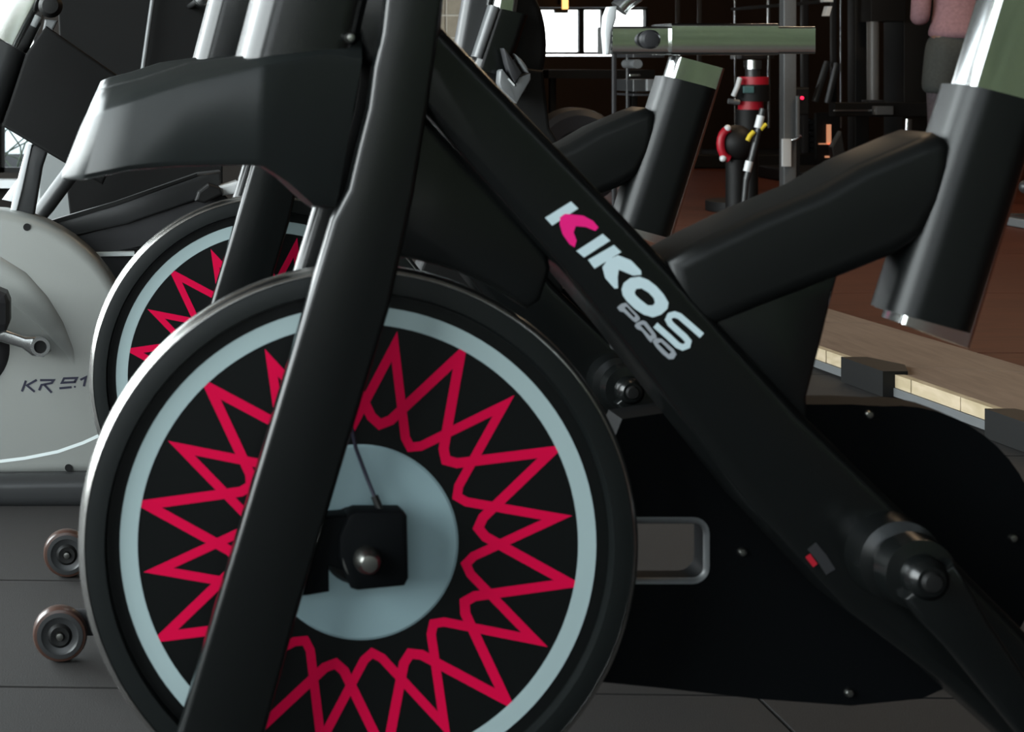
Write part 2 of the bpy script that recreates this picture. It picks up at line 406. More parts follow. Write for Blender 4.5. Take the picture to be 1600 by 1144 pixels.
# small warm lamps visible on the far wall
def small(name, label, cat, bm, m, group=None): return tag(new(name, bm, m), label, cat, group)
a = Wp(883, 2, YB-0.1); t = thing('wall_lamp', 'small warm orange strip lamp on the dark wall above the bright far window', 'lamp', a)
new('glowing_tube', box(a, (0.045, 0.03, 0.13)), M['lamp_warm'], t); new('bracket', box(a+Vector((0, 0.055, 0)), (0.07, 0.08, 0.05)), M['black'], t)
a = Wp(983, 10, YB-0.1); t = thing('wall_lamp', 'tiny warm spot lamp above the bright far window, right of the strip lamp', 'lamp', a)
new('glowing_bulb', lathe_y(a.x, a.z, [(0, a.y-0.015), (0.014, a.y-0.01), (0.016, a.y), (0, a.y+0.012)], 12, close=False), M['lamp_warm'], t); new('bracket', box(a+Vector((0, 0.06, 0)), (0.02, 0.08, 0.02)), M['black'], t)

# outdoors: paving, hedges and twigs
tag(new('outdoor_paving', box((3, 3, -0.12), (80, 80, 0.1)), M['ground']), 'pale paving outside the windows', 'paving'); bpy.data.objects['outdoor_paving']['kind'] = 'structure'
def hedge(x0, x1, y0, y1, z1, label, n):
    t = thing('hedge', label, 'hedge', ((x0+x1)/2, (y0+y1)/2, -0.07))
    bmc = box(((x0+x1)/2, (y0+y1)/2, z1/2-0.05), (x1-x0-0.2, y1-y0-0.2, z1-0.05)); new('branches', bmc, M['twig'], t)
    for mi, mm in enumerate(('leaf', 'leaf2')):
        bm = bmesh.new()
        for k in range(n):
            f = random.random()
            x = random.uniform(x0, x1); z = random.uniform(0, z1); y = random.uniform(y0, y1)
            side = random.random()
            if side < 0.6:
                if (x1-x0) > (y1-y0): y = y1+random.uniform(-0.1, 0.06) if y1 < 0 else y0+random.uniform(-0.06, 0.1)
                else: x = x1+random.uniform(-0.1, 0.06)
            s = random.uniform(0.06, 0.14)
            q = Quaternion((random.gauss(0, 1), random.gauss(0, 1), random.gauss(0, 1), random.gauss(0, 1))).normalized()
            c = Vector((x, y, z)); vs_ = [bm.verts.new(c+q @ (Vector(p)*s)) for p in ((-1, 0, 0), (0, -0.5, 0.1), (1, 0, 0), (0, 0.5, 0.1))]
            bm.faces.new(vs_[:3]); bm.faces.new((vs_[0], vs_[2], vs_[3]))
        me = bpy.data.meshes.new('foliage'); bm.to_mesh(me); bm.free(); me.materials.append(M[mm])
        o = bpy.data.objects.new('foliage', me); C.objects.link(o); o.parent = t; o.location = -Vector(t.location); o['kind'] = 'stuff'
hedge(-7, 0.2, -6.6, -5.8, 0.9, 'low clipped green hedge outside, left part behind the camera', 2500)
hedge(0.3, 14, -6.0, -5.0, 3.3, 'tall lime green hedge outside the window behind the camera', 8000)  # unseen greenery for the chrome reflections, height shaped to cut sky light
# twiggy shrub seen through the low window on the left
t = thing('bare_shrub', 'thin bare shrub outside the small low window at the left edge', 'shrub', (-0.65, 10.2, -0.07))
bm = bmesh.new()
for k in range(34):
    p = Vector((-0.65+random.uniform(-0.5, 0.5), 10.2+random.uniform(-0.2, 0.2), -0.05)); pts = [p.copy()]; d = Vector((random.uniform(-0.5, 0.5), random.uniform(-0.2, 0.2), 1)).normalized()
    for j in range(7):
        d = (d+Vector((random.uniform(-0.6, 0.6), random.uniform(-0.3, 0.3), random.uniform(-0.25, 0.1)))).normalized(); p = p+d*0.13; pts.append(p.copy())
    tube(pts, [0.007-0.0007*i for i in range(8)], bm, 5)
o = new('twigs', bm, M['twig'], t); o['kind'] = 'stuff'

# ================================================================== SPIN BIKE
def spin_bike(label, post_top_v, slider):
    D = Y1
    root = thing('spin_bike', label, 'exercise bike', ((559-PX)*Y1/F, Y1+0.03, 0), None)
    P = lambda name, bm, m, par=root, sm=35, lab=None: new(name, bm, M[m], par, sm, lab)
    c = Wp(559, 850, D); s = D/F; cx, cz = c.x, c.z
    # ---- flywheel
    fw = P('flywheel', lathe_y(cx, cz, [(0.05, D), (392*s, D), (396*s, D-0.010), (424*s, D-0.010), (426*s, D-0.0095), (426*s, D+0.012), (0.05, D+0.012)], 128), 'band')
    P('wheel_face', lathe_y(cx, cz, [(0.02, D-0.0006), (390*s, D-0.0006), (390*s, D+0.001), (0.02, D+0.001)], 128), 'web', fw)
    P('rim', lathe_y(cx, cz, [(427*s, D-0.0104), (430*s, D-0.0098), (434*s, D-0.0075), (436*s, D-0.0045), (437*s, D-0.001), (437*s, D+0.008), (434*s, D+0.012), (424*s, D+0.013)], 160), 'steel', fw, 60, 'polished steel rim')
    P('ring_print', lathe_y(cx, cz, [(344*s, D-0.0014), (372*s, D-0.0014), (372*s, D-0.0008), (344*s, D-0.0008)], 128), 'ring', fw, None, 'pale blue-grey printed ring')
    # zigzag print: two interleaved star chains of ten points each
    bm = bmesh.new()
    for (ph, ro, ri, w_) in ((7.5, 314, 172, 14.2), (25.5, 336, 190, 15.5)):
        pts = []
        for k in range(10):
            a = math.radians(ph+36*k); pts.append((559+ro*math.cos(a), 850-ro*math.sin(a)))
            for da in (13.6, 18, 22.4):
                a = math.radians(ph+36*k+da); r = ri+(10 if da != 18 else 0); pts.append((559+r*math.cos(a), 850-r*math.sin(a)))
        stroke_flat(pts, w_, D-0.00105 if ph < 10 else D-0.00115, True, bm)
    P('zigzag_print', bm, 'red', fw, None, 'crimson zigzag star print')
    P('hub_disc', lathe_y(cx+4*s, cz+3*s, [(0.0, D-0.004), (120*s, D-0.004), (149*s, D-0.0022), (153*s, D-0.0008), (153*s, D+0.0), (0.0, D+0.0)], 96, close=False), 'hub', fw, 20, 'pale blue-grey hub disc')
    # ---- axle bracket
    P('hub_cup', lathe_y(cx-2*s, cz+2*s, [(0, D-0.026), (50*s, D-0.024), (58*s, D-0.016), (60*s, D-0.003), (0, D-0.003)], 40, close=False), 'black')
    P('axle_bracket', poly_extrude([(545, 806), (556, 800), (628, 800), (637, 808), (639, 905), (633, 917), (560, 924), (549, 921), (541, 903), (530, 872), (530, 840)], D-0.05, D-0.022, 0.004), 'guard')
    P('bracket_arm', poly_extrude([(440, 815), (548, 806), (560, 900), (514, 886), (515, 926), (480, 932), (420, 936)], D-0.045, D-0.018, 0.003), 'guard')
    b = Wp(576, 879, D-0.06)
    P('axle_bolt', lathe_y(b.x, b.z, [(0, D-0.067), (0.007, D-0.066), (0.0105, D-0.061), (0.012, D-0.055), (0.012, D-0.05), (0.021, D-0.0495), (0.021, D-0.046), (0, D-0.046)], 28, close=False), 'bolt', root, 30)
    P('brake_cable', tube([Wp(548, 660, D-0.02), Wp(556, 700, D-0.024), Wp(574, 748, D-0.030), Wp(590, 788, D-0.035)], 0.0017, seg=8), 'ink')
    P('cable_ferrule', tube([Wp(585, 775, D-0.034), Wp(598, 806, D-0.038)], 0.0034, seg=8), 'black')
    # ---- fork blades
    blade = [(606, -60), (603, 0), (597, 52), (584, 105), (575, 170), (560, 228), (544, 296), (519, 343), (400, 742), (280, 1144), (194, 1432),
             (330, 1432), (416, 1144), (466, 960), (545, 697), (610, 482), (649, 300), (672, 157), (694, 0), (700, -60)]
    P('fork_blade', poly_extrude(blade, D-0.058, D-0.036, 0.0055, 4), 'frame', root, 50)
    P('fork_blade', poly_extrude(blade, D+0.076, D+0.098, 0.009, 5, Dm=D-0.058), 'frame', root, 50)
    # ---- nose shroud
    st = [((95, 277), (126, 198), (149, 149), 0.006, 0), ((98, 281), (130, 192), (150, 145), -0.004, 0), ((113, 283), (144, 183), (157, 141), -0.021, 0), ((127, 284), (158, 174), (168, 138), -0.036, 0), ((134, 283), (167, 169), (177, 135), -0.0395, 0),
          ((200, 270), (212, 155), (222, 124), -0.046, 0), ((275, 264), (300, 129), (300, 99), -0.055, 0), ((396, 262), (402, 104), (408, 84), -0.0665, 0), ((404, 263), (410, 103), (415, 82), -0.067, 0), ((412, 265), (418, 101), (423, 80), -0.0665, 0), ((452, 292), (460, 94), (465, 72), -0.061, 0),
          ((490, 328), (510, 84), (515, 60), -0.054, 0), ((524, 330), (566, 92), (572, 36), -0.048, 0)]
    bm = bmesh.new(); rings = []
    for (pb, ps, pt, yn, q) in st:
        mid = 0.02
        pts = []
        yt = mid+(yn-mid)*0.55
        for (uv, yy) in ((pb, yn*0.6+mid*0.4), (((pb[0]*0.97+ps[0]*0.03), (pb[1]*0.97+ps[1]*0.03)), yn+0.004), (((pb[0]*0.9+ps[0]*0.1), (pb[1]*0.9+ps[1]*0.1)), yn), (((pb[0]*0.04+ps[0]*0.96), (pb[1]*0.04+ps[1]*0.96)), yn), (ps, yn+0.001), (((ps[0]+pt[0])/2, (ps[1]+pt[1])/2), yn+0.016), (pt, yt)):
            p = Wp(*uv, D+yn); pts.append((p.x, D+yy, p.z))
        far = [(p[0], D+2*mid-(p[1]-D), p[2]) for p in pts[::-1]]
        rings.append([bm.verts.new(p) for p in pts+far])
    n = len(rings[0])
    for A, B_ in zip(rings, rings[1:]):
        for k in range(n): bm.faces.new((A[k], A[(k+1) % n], B_[(k+1) % n], B_[k]))
    bm.faces.new(rings[0]); bm.faces.new(rings[-1][::-1])
    P('nose_shroud', bm, 'nose', root, 38, 'charcoal plastic nose shroud')
    # ---- head sleeve and handlebar post
    P('head_sleeve', prism((372, 92), (535, 130), (430, -130), (590, -92), D-0.045, D+0.085, 0.022, 8), 'frame')
    P('handlebar_post', prism((440, -120), (578, -90), (505, -360), (640, -330), D-0.03, D+0.07, 0.022, 6), 'chrome')
    P('handlebar', tube([Wp(380, -470, D-0.2), Wp(520, -400, D-0.2), Wp(590, -370, D-0.05), Wp(590, -370, D+0.09), Wp(520, -400, D+0.24), Wp(380, -470, D+0.24)], 0.015, seg=14), 'softblack')
    b = Wp(547, 59, D-0.052)
    P('sleeve_bolt', lathe_y(b.x, b.z, [(0, D-0.058), (0.003, D-0.0575), (0.0042, D-0.053), (0.0042, D-0.04), (0, D-0.04)], 16, close=False), 'bolt')
    P('head_cap', poly_extrude([(540, -60), (548, 20), (568, 100), (640, 110), (690, 60), (700, -60)], D-0.034, D+0.075, 0.008, 3), 'frame', root, 50)
    # ---- closing plate between fork and beam, above the wheel
    pl = [(600, 120), (700, 215), (768, 290), (856, 395), (862, 420), (846, 470)]
    pl += [(559+452*math.cos(math.radians(a)), 850-452*math.sin(math.radians(a))) for a in range(54, 86, 4)]+[(590, 330)]
    P('closing_plate', poly_extrude(pl, D-0.012, D+0.045, 0.006, 3), 'frame', root, 50)
    # ---- main beam
    up = [(640, -60), (652, 0), (745, 96), (850, 205), (970, 330), (1045, 410), (1150, 530), (1255, 645), (1500, 880), (1700, 1085), (2010, 1410)]
    lo = [(1880, 1425), (1700, 1270), (1480, 1072), (1330, 960), (1180, 800), (1070, 660), (967, 527), (876, 418), (768, 300), (700, 226), (600, 110), (560, -60)]
    mb = P('main_beam', poly_extrude(up+lo, D-0.032, D+0.065, 0.013, 5), 'frame', root, 50)
    Dt = D-0.0323
    # ---- lettering
    z5 = lambda pts: [(700+x/3.2675, 250+y/3.2675) for x, y in pts]
    z1 = lambda pts: [(940+x/7.628, 430+y/7.628) for x, y in pts]
    bm = flat([z5([(495, 295), (628, 212), (665, 248), (532, 335)])], Dt)
    P('letter_k_stem', bm, 'white_print', mb, None, 'white letter stem of the first K')
    P('letter_k_arms', flat([z5([(572, 292), (598, 275), (690, 284), (742, 312), (768, 345), (752, 362), (702, 342), (652, 338), (641, 370), (657, 412), (646, 445), (620, 430), (585, 378), (570, 330)])], Dt-0.0002), 'pink_print', mb, None, 'magenta chevron of the first K')
    P('letter_i', flat([z5([(655, 465), (790, 377), (828, 412), (695, 498)])], Dt), 'white_print', mb, None)
    bm = flat([z5([(715, 510), (847, 434), (885, 470), (748, 555)])], Dt)
    flat([z5([(788, 548), (812, 512), (868, 486), (935, 513), (985, 565), (987, 586), (945, 590), (872, 560), (866, 600), (868, 655), (850, 657), (802, 602)])], Dt-0.0001, bm)
    P('letter_k', bm, 'white_print', mb, None)
    P('letter_o', flat([z1([(238, 170), (262, 95), (340, 35), (450, 18), (560, 60), (650, 130), (740, 230), (798, 330), (785, 400), (710, 470), (610, 503), (500, 470), (400, 405), (300, 310), (252, 240)]),
                        z1([(392, 205), (412, 165), (475, 158), (560, 208), (622, 275), (637, 330), (612, 360), (550, 360), (470, 300), (405, 240)])], Dt), 'white_print', mb, None)
    bm = stroke_flat(z1([(1195, 722), (1080, 620), (930, 490), (870, 468), (815, 482), (793, 530), (820, 580), (900, 655), (990, 735), (1035, 790), (1022, 840), (965, 862), (905, 835), (800, 735), (640, 595)]), 9.6, Dt, False)
    P('letter_s', bm, 'white_print', mb, None)
    for nm_, outer, hole in (('letter_p', [(185, 385), (235, 342), (290, 330), (450, 498), (455, 530), (405, 565), (370, 540), (262, 440), (215, 430)], [(270, 388), (300, 374), (405, 488), (385, 508)]),
                        ('letter_r', [(393, 602), (420, 566), (490, 540), (530, 555), (640, 700), (655, 742), (610, 770), (590, 803), (560, 775), (480, 665), (420, 640)], [(455, 596), (500, 588), (600, 712), (578, 727)]),
                        ('small_letter_o', [(608, 790), (640, 752), (715, 758), (860, 885), (893, 945), (858, 1000), (800, 1003), (720, 935), (650, 860)], [(665, 812), (710, 798), (832, 918), (800, 945)])):
        P(nm_, flat([z1(outer), z1(hole)], Dt), 'grey_print', mb, None)
    # ---- cross beam and gusset
    P('cross_beam', poly_extrude([(1042, 408), (1100, 377), (1187, 335), (1282, 296), (1347, 258), (1436, 220), (1468, 208), (1492, 222), (1494, 262), (1480, 318), (1448, 372), (1404, 400), (1310, 438), (1180, 488), (1100, 520), (1060, 505)],
        D-0.030, D+0.062, 0.030, 7), 'frame_soft', root, 60)
    P('gusset', poly_extrude([(1070, 470), (1200, 455), (1312, 425), (1300, 470), (1288, 520), (1262, 622), (1262, 680), (1180, 620), (1090, 560)], D-0.022, D+0.055, 0.004, 2), 'frame', root, 50)
    # ---- seat tube
    P('seat_tube', prism((1497, 131), (1626, 165), (1384, 484), (1514, 520), D-0.036, D+0.036, 0.024, 10, Dm=D-0.015), 'frame_soft')
    P('seat_tube_lip', prism((1493, 134), (1530, 144), (1380, 484), (1416, 494), D-0.002, D+0.048, 0.012, 6, Dm=D+0.02), 'frame_soft')
    v = post_top_v; k = (131-v)*0.292
    P('seat_post', prism((1506+k, v), (1618+k, v+30), (1392, 500), (1500, 540), D-0.022, D+0.024, 0.005, 5, Dm=D+0.0), 'chrome')
    if slider:
        # saddle slide rail (coordinates of the second bike converted to this one's scale)
        g = lambda u, q: (PX+(u-PX)*RATIO, PY+(q-PY)*RATIO)
        def bar(u0, u1, v0, v1, y0, y1, rd=0.006): return prism(g(u0, v0), g(u0, v1), g(u1, v0), g(u1, v1), D+y0, D+y1, rd, 4, Dm=D+y0)
        P('slide_sleeve', bar(1057, 1225, 36, 86, -0.036, 0.056, 0.004), 'chrome')
        rl = P('slide_bar', bar(962, 1281, 41, 84, -0.028, 0.046, 0.003), 'chrome')
        pts = [g(952, 85), g(949, 50), g(951, 25), g(957, 10), g(970, 9), g(969, 28), g(962, 50), g(959, 85)]
        P('end_plate', poly_extrude(pts, D-0.032, D-0.014, 0.003, 2), 'white_paint', root, 50, 'white end plate')
        P('saddle_bracket', tube([Wp(*g(965, 14), D+0.01), Wp(*g(974, 4), D+0.01), Wp(*g(990, -8), D+0.01), Wp(*g(1010, -30), D+0.01)], 0.013, seg=12), 'chrome_dull')
        P('slide_knob', lathe_y(Wp(*g(1002, 62), D).x, Wp(*g(1002, 62), D).z, [(0, D-0.050), (0.010, D-0.048), (0.013, D-0.044), (0.013, D-0.034), (0.008, D-0.03), (0.008, D-0.02), (0, D-0.02)], 24, close=False), 'softblack')
        bm = bmesh.new()
        for q in (47, 56, 66, 76): stroke_flat([g(959, q), g(965, q)], 4.5, D-0.0265, False, bm)
        P('scale_marks', bm, 'ink', rl, None)
        sd = [g(930, -60), g(960, -45), g(1100, -30), g(1200, -38), g(1215, -70), g(1150, -82), g(1000, -76)]
        P('saddle', poly_extrude(sd, D-0.06, D+0.09, 0.02, 4), 'black', root, 50)
    else:
        v0 = post_top_v
        P('slide_sleeve', prism((1500+k, v0-70), (1500+k, v0+10), (1760+k, v0-70), (1760+k, v0+10), D-0.036, D+0.066, 0.010, 4), 'chrome')
        P('saddle', poly_extrude([(1380+k, v0-130), (1430+k, v0-90), (1650+k, v0-72), (1830+k, v0-80), (1850+k, v0-140), (1740+k, v0-160), (1480+k, v0-150)], D-0.06, D+0.09, 0.02, 4), 'black', root, 50)
    # ---- drive guard with an opening
    arc = [(1400+228*math.cos(math.radians(a)), 862-228*math.sin(math.radians(a))) for a in range(95, -66, -7)]
    outer = [(900, 1062), (900, 880), (958, 690), (972, 655), (1060, 642), (1200, 632), (1330, 632)]+arc+[(1440, 1092), (1330, 1103), (1180, 1092), (1040, 1076)]
    x0, x1, y0, y1, r = 962, 1109, 808, 913, 26
    hole = []
    for (hx, hy, a0) in ((x1-r, y0+r, 0), (x0+r, y0+r, 90), (x0+r, y1-r, 180), (x1-r, y1-r, 270)):
        for j in range(6): a = math.radians(a0+18*j); hole.append((hx+r*math.cos(a), hy-r*math.sin(a)))
    bm = flat([outer, hole], D+0.068)
    ext = bmesh.ops.extrude_face_region(bm, geom=bm.faces[:])
    for v_ in [e for e in ext['geom'] if isinstance(e, bmesh.types.BMVert)]: v_.co.y += 0.045
    gd = P('drive_guard', bm, 'guard', root, 30)
    lp = tube([Wp(*q, D+0.074) for q in hole+hole[:1]], 0.006, seg=10)
    P('opening_lip', lp, 'grey_metal', gd, 50)
    for (u, q) in ((1358, 648), (1160, 863), (1583, 841), (1327, 1083)):
        b = Wp(u, q, D+0.066); P('guard_screw', lathe_y(b.x, b.z, [(0, D+0.0630), (0.003, D+0.0635), (0.0044, D+0.066), (0.0044, D+0.069), (0, D+0.069)], 14, close=False), 'bolt', gd)
    bm = stroke_flat([(1268, 853), (1284, 872), (1298, 894)], 17, Dt); P('warning_sticker', bm, 'softblack', mb, None, 'small grey sticker')
    bm = stroke_flat([(1262, 868), (1274, 884)], 9, Dt-0.0001); P('warning_sticker', bm, 'redplastic', mb, None, 'small red patch of the sticker')
    # ---- crank
    b = Wp(1385, 865, D-0.03)
    cr = P('crank_boss', lathe_y(b.x, b.z, [(0, D-0.118), (0.012, D-0.117), (0.017, D-0.112), (0.019, D-0.10), (0.030, D-0.098), (0.032, D-0.078), (0.026, D-0.074), (0.026, D-0.064), (0.036, D-0.060), (0.038, D-0.036), (0.038, D-0.02), (0, D-0.02)], 40, close=False), 'frame', root, 40)
    P('crank_cap', lathe_y(b.x, b.z, [(0, D-0.1215), (0.007, D-0.121), (0.009, D-0.117), (0, D-0.117)], 20, close=False), 'black', cr)
    e = Wp(1642, 1170, D-0.10)
    d = (e-b); d.y = 0; L_ = d.length; d.normalize(); nrm = Vector((-d.z, 0, d.x))
    bm = bmesh.new(); ring = []
    prof = [(0.0, 0.026), (0.03, 0.024), (0.06, 0.020), (L_-0.02, 0.015), (L_, 0.016), (L_+0.014, 0.008)]
    A = [bm.verts.new(Vector((b.x, D-0.112, b.z))+d*x+nrm*wd) for x, wd in prof]+[bm.verts.new(Vector((b.x, D-0.112, b.z))+d*x-nrm*wd) for x, wd in prof[::-1]]
    B2 = [bm.verts.new(v_.co+Vector((0, 0.022, 0))) for v_ in A]
    bm.faces.new(A); bm.faces.new(B2[::-1])
    for i in range(len(A)): j = (i+1) % len(A); bm.faces.new((A[i], B2[i], B2[j], A[j]))
    bmesh.ops.recalc_face_normals(bm, faces=bm.faces[:])
    bmesh.ops.bevel(bm, geom=[e_ for e_ in bm.edges if abs(e_.verts[0].co.y-e_.verts[1].co.y) < 1e-5], offset=0.005, segments=3, affect='EDGES', profile=0.5, clamp_overlap=True)
    P('crank_arm', bm, 'frame', root, 45)
    pe = Vector((b.x, 0, b.z))+d*L_
    P('pedal', box((pe.x, D-0.175, pe.z), (0.09, 0.09, 0.022), bev=0.006), 'softblack')
    P('pedal_axle', rod((pe.x, D-0.09, pe.z), (pe.x, D-0.14, pe.z), 0.007), 'bolt')
    # far crank
    P('crank_arm', prism((1330, 842), (1372, 812), (1140, 610), (1168, 586), D+0.128, D+0.148, 0.006, 3, Dm=D), 'frame')
    P('crank_boss', lathe_y(b.x, b.z, [(0, D+0.155), (0.024, D+0.15), (0.028, D+0.11), (0, D+0.108)], 28, close=False), 'frame')
    pf = Wp(1152, 598, D); P('pedal', box((pf.x, D+0.21, pf.z), (0.09, 0.09, 0.022), bev=0.006), 'softblack')
    P('pedal_axle', rod((pf.x, D+0.14, pf.z), (pf.x, D+0.17, pf.z), 0.007), 'bolt')
    # ---- feet and transport wheels
    yc = D+0.04
    P('front_foot', prism((186, 1400), (346, 1400), (186, 1440), (346, 1440), D-0.22, D+0.30, 0.012, 4, Dm=D), 'frame')
    P('rear_foot', prism((1890, 1400), (2040, 1400), (1890, 1440), (2040, 1440), D-0.22, D+0.30, 0.012, 4, Dm=D), 'frame')
    for y_ in (-0.150, 0.225):
        P('wheel_fork', box((-0.022, D+y_+0.023, 0.042), (0.075, 0.012, 0.034), bev=0.004), 'softblack')
        tw_ = P('transport_wheel', lathe_y(-0.0625, 0.0352, [(0, D+y_-0.010), (0.021, D+y_-0.011), (0.024, D+y_-0.013), (0.0295, D+y_-0.0125), (0.0295, D+y_+0.012), (0, D+y_+0.012)], 36, close=False), 'dark_metal')
        P('tyre', lathe_y(-0.0625, 0.0352, [(0.0295, D+y_-0.012), (0.033, D+y_-0.011), (0.0350, D+y_-0.006), (0.0350, D+y_+0.006), (0.033, D+y_+0.011), (0.0295, D+y_+0.012)], 36), 'orange', tw_, 40, 'amber translucent tyre')
        P('wheel_bolt', lathe_y(-0.0625, 0.0352, [(0, D+y_-0.019), (0.0045, D+y_-0.018), (0.006, D+y_-0.010), (0, D+y_-0.009)], 16, close=False), 'bolt', tw_)
        P('wheel_hub', lathe_y(-0.0625, 0.0352, [(0.006, D+y_-0.0135), (0.012, D+y_-0.0145), (0.016, D+y_-0.0105), (0.006, D+y_-0.010)], 24), 'black', tw_)
    return root
b1 = spin_bike('black spin bike in the foreground with white and magenta lettering on its beam', -330, False)
b2 = spin_bike('second black spin bike, standing just behind the foreground one', 84, True)
b2.location.y += Y1*(RATIO-1)

# ================================================================== RECUMBENT BIKE (silver shroud, left)
DR = 3.12
rb = thing('recumbent_bike', 'silver-grey exercise bike at the left edge with model lettering on its shroud', 'exercise bike', (Wp(-20, 560, DR).x, DR+0.05, 0))
arc = [(-20+233*math.cos(math.radians(a)), 562-233*math.sin(math.radians(a))) for a in range(180, -1, -6)]
bm = poly_extrude(arc+[(214, 640), (212, 742), (100, 744), (-253, 750)], DR, DR+0.11, 0.022, 6)
sh = new('shroud', bm, M['silver'], rb, 50)
new('trim_line', stroke_flat([(-120, 716), (-40, 722), (0, 721), (40, 716), (90, 706), (130, 692), (165, 676)], 5.0, DR-0.0006), M['silver_line'], sh)
q = Wp(-52, 545, DR)
new('crank_cover', lathe_y(q.x, q.z, [(0, DR-0.012), (50*DR/F, DR-0.012), (64*DR/F, DR-0.004), (68*DR/F, DR+0.001), (0, DR+0.001)], 48, close=False), M['softblack'], sh, 40)
# soft swelling of the shroud around the crank
bm = tube([Wp(u_, v_, DR+0.004) for u_, v_ in ((-120, 412), (-60, 408), (-10, 424), (25, 446), (58, 478), (86, 512), (108, 548), (122, 590))], [0.010, 0.026, 0.030, 0.030, 0.026, 0.019, 0.011, 0.004], seg=20)
for v_ in bm.verts: v_.co.y = DR+0.003+(v_.co.y-DR-0.004)*0.42
new('crank_swelling', bm, M['silver'], sh, 70)
bm = poly_extrude([(-40, 500), (10, 516), (40, 527), (62, 526), (78, 534), (80, 549), (68, 559), (50, 557), (34, 545), (0, 535), (-40, 540)], DR-0.045, DR-0.028, 0.005, 3)
new('crank_arm', bm, M['chrome_dull'], rb, 50)
q2 = Wp(63, 542, DR-0.05)
new('crank_eye', lathe_y(q2.x, q2.z, [(0.011, DR-0.052), (0.0165, DR-0.052), (0.0175, DR-0.045), (0.011, DR-0.045)], 32), M['chrome_dull'], rb, 40)
new('eye_hole', lathe_y(q2.x, q2.z, [(0, DR-0.0475), (0.011, DR-0.0475), (0.011, DR-0.044), (0, DR-0.044)], 24, close=False), M['black'], rb)
q3 = Wp(-30, 485, DR-0.1); new('pedal', box((q3.x, DR-0.10, q3.z), (0.10, 0.09, 0.075), bev=0.02), M['softblack'], rb)
for (u, v_) in ((42, 355), (107, 731)):
    b_ = Wp(u, v_, DR); new('screw_hole', lathe_y(b_.x, b_.z, [(0, DR-0.0012), (0.0065, DR-0.0012), (0.0065, DR+0.002), (0, DR+0.002)], 16, close=False), M['black'], sh)
z4 = lambda pts: [(x/4.4, 380+y/4.4) for x, y in pts]
for nm_, strokes in (('letter_k', [[(150, 1020), (178, 945)], [(252, 940), (185, 978), (238, 1022)]]),
                     ('letter_r', [[(268, 1012), (285, 975), (355, 962), (368, 942), (275, 942)], [(305, 975), (355, 1028)]]),
                     ('digit_nine', [[(520, 955), (425, 960), (440, 930), (528, 927), (512, 955)], [(408, 998), (492, 990)]]),
                     ('full_stop', [[(508, 988), (520, 987)]]), ('digit_one', [[(552, 940), (590, 922), (576, 985)]])):
    bm = bmesh.new()
    for s_ in strokes: stroke_flat(z4(s_), 3.4 if nm_ != 'full_stop' else 3, DR-0.0008, False, bm)
    new(nm_, bm, M['ink'], sh)
bm = prism((-260, 749), (-260, 800), (140, 743), (140, 797), DR-0.03, DR+0.13, 0.022, 6, Dm=DR-0.03); new('base_rail', bm, M['dark_metal'], rb, 50)
new('foot_bar', box((Wp(-230, 780, DR).x, DR+0.04, 0.03), (0.08, 0.5, 0.06), bev=0.012), M['dark_metal'], rb)
new('foot_bar', box((Wp(200, 780, DR).x, DR+0.04, 0.03), (0.08, 0.3, 0.06), bev=0.012), M['dark_metal'], rb)
# seat rail rising to the right
new('seat_rail', poly_extrude([(62, 352), (180, 318), (310, 272), (345, 268), (345, 300), (200, 350), (100, 372), (90, 372)], DR+0.13, DR+0.19, 0.005, 2, Dm=DR+0.13), M['dark_metal'], rb, 50)
new('rail_slot', poly_extrude([(66, 349), (180, 315), (308, 271), (308, 275), (182, 321), (80, 352)], DR+0.126, DR+0.132, 0, Dm=DR+0.126), M['black'], rb)
new('rail_underside', poly_extrude([(100, 374), (345, 300), (380, 330), (300, 372), (150, 400), (120, 396)], DR+0.14, DR+0.18, 0.003, 1, Dm=DR+0.14), M['softblack'], rb)
new('rail_cap', poly_extrude([(310, 300), (326, 288), (345, 294), (348, 304), (320, 318), (305, 314)], DR+0.08, DR+0.13, 0.004, 2, Dm=DR+0.08), M['black'], rb)
new('rail_end', poly_extrude([(343, 292), (372, 284), (374, 302), (348, 306)], DR+0.10, DR+0.16, 0.004, 2, Dm=DR+0.10), M['white_paint'], rb)
new('rail_support', poly_extrude([(150, 392), (235, 392), (300, 745), (215, 745)], DR+0.14, DR+0.17, 0.003, 1), M['softblack'], rb)
new('frame_strut', poly_extrude([(130, 396), (210, 394), (210, 400), (140, 401)], DR+0.12, DR+0.15, 0.0, 1), M['silver_line'], rb)
# mast, console housing and post
new('mast', poly_extrude([(20, 345), (48, 226), (78, 226), (66, 262), (52, 345)], DR+0.06, DR+0.11, 0.005, 3), M['dark_metal'], rb, 50)
new('mast_lit_edge', poly_extrude([(15, 334), (22, 300), (42, 226), (50, 226), (35, 296), (25, 334)], DR+0.055, DR+0.075, 0.002, 2), M['white_paint'], rb, 50, 'lit left edge of the mast, painted white')  # white strip puts the light on the left edge into colour
new('mast_brace', poly_extrude([(3, 312), (30, 276), (40, 276), (20, 316)], DR+0.09, DR+0.10, 0.002, 2), M['white_paint'], rb, 50)
new('console_housing', poly_extrude([(40, 84), (72, 40), (100, 60), (190, 122), (215, 170), (160, 290), (3, 197)], DR-0.01, DR+0.10, 0.006, 3), M['padded'], rb, 50)
new('console_sleeve', prism((-60, 28), (42, 85), (-100, 138), (2, 197), DR-0.01, DR+0.10, 0.035, 7), M['dark_metal'], rb, 50)
new('console_post', prism((-20, -60), (104, -40), (-50, 30), (42, 84), DR+0.01, DR+0.08, 0.03, 7), M['chrome'], rb, 50)
q = Wp(79, 9, DR-0.02)
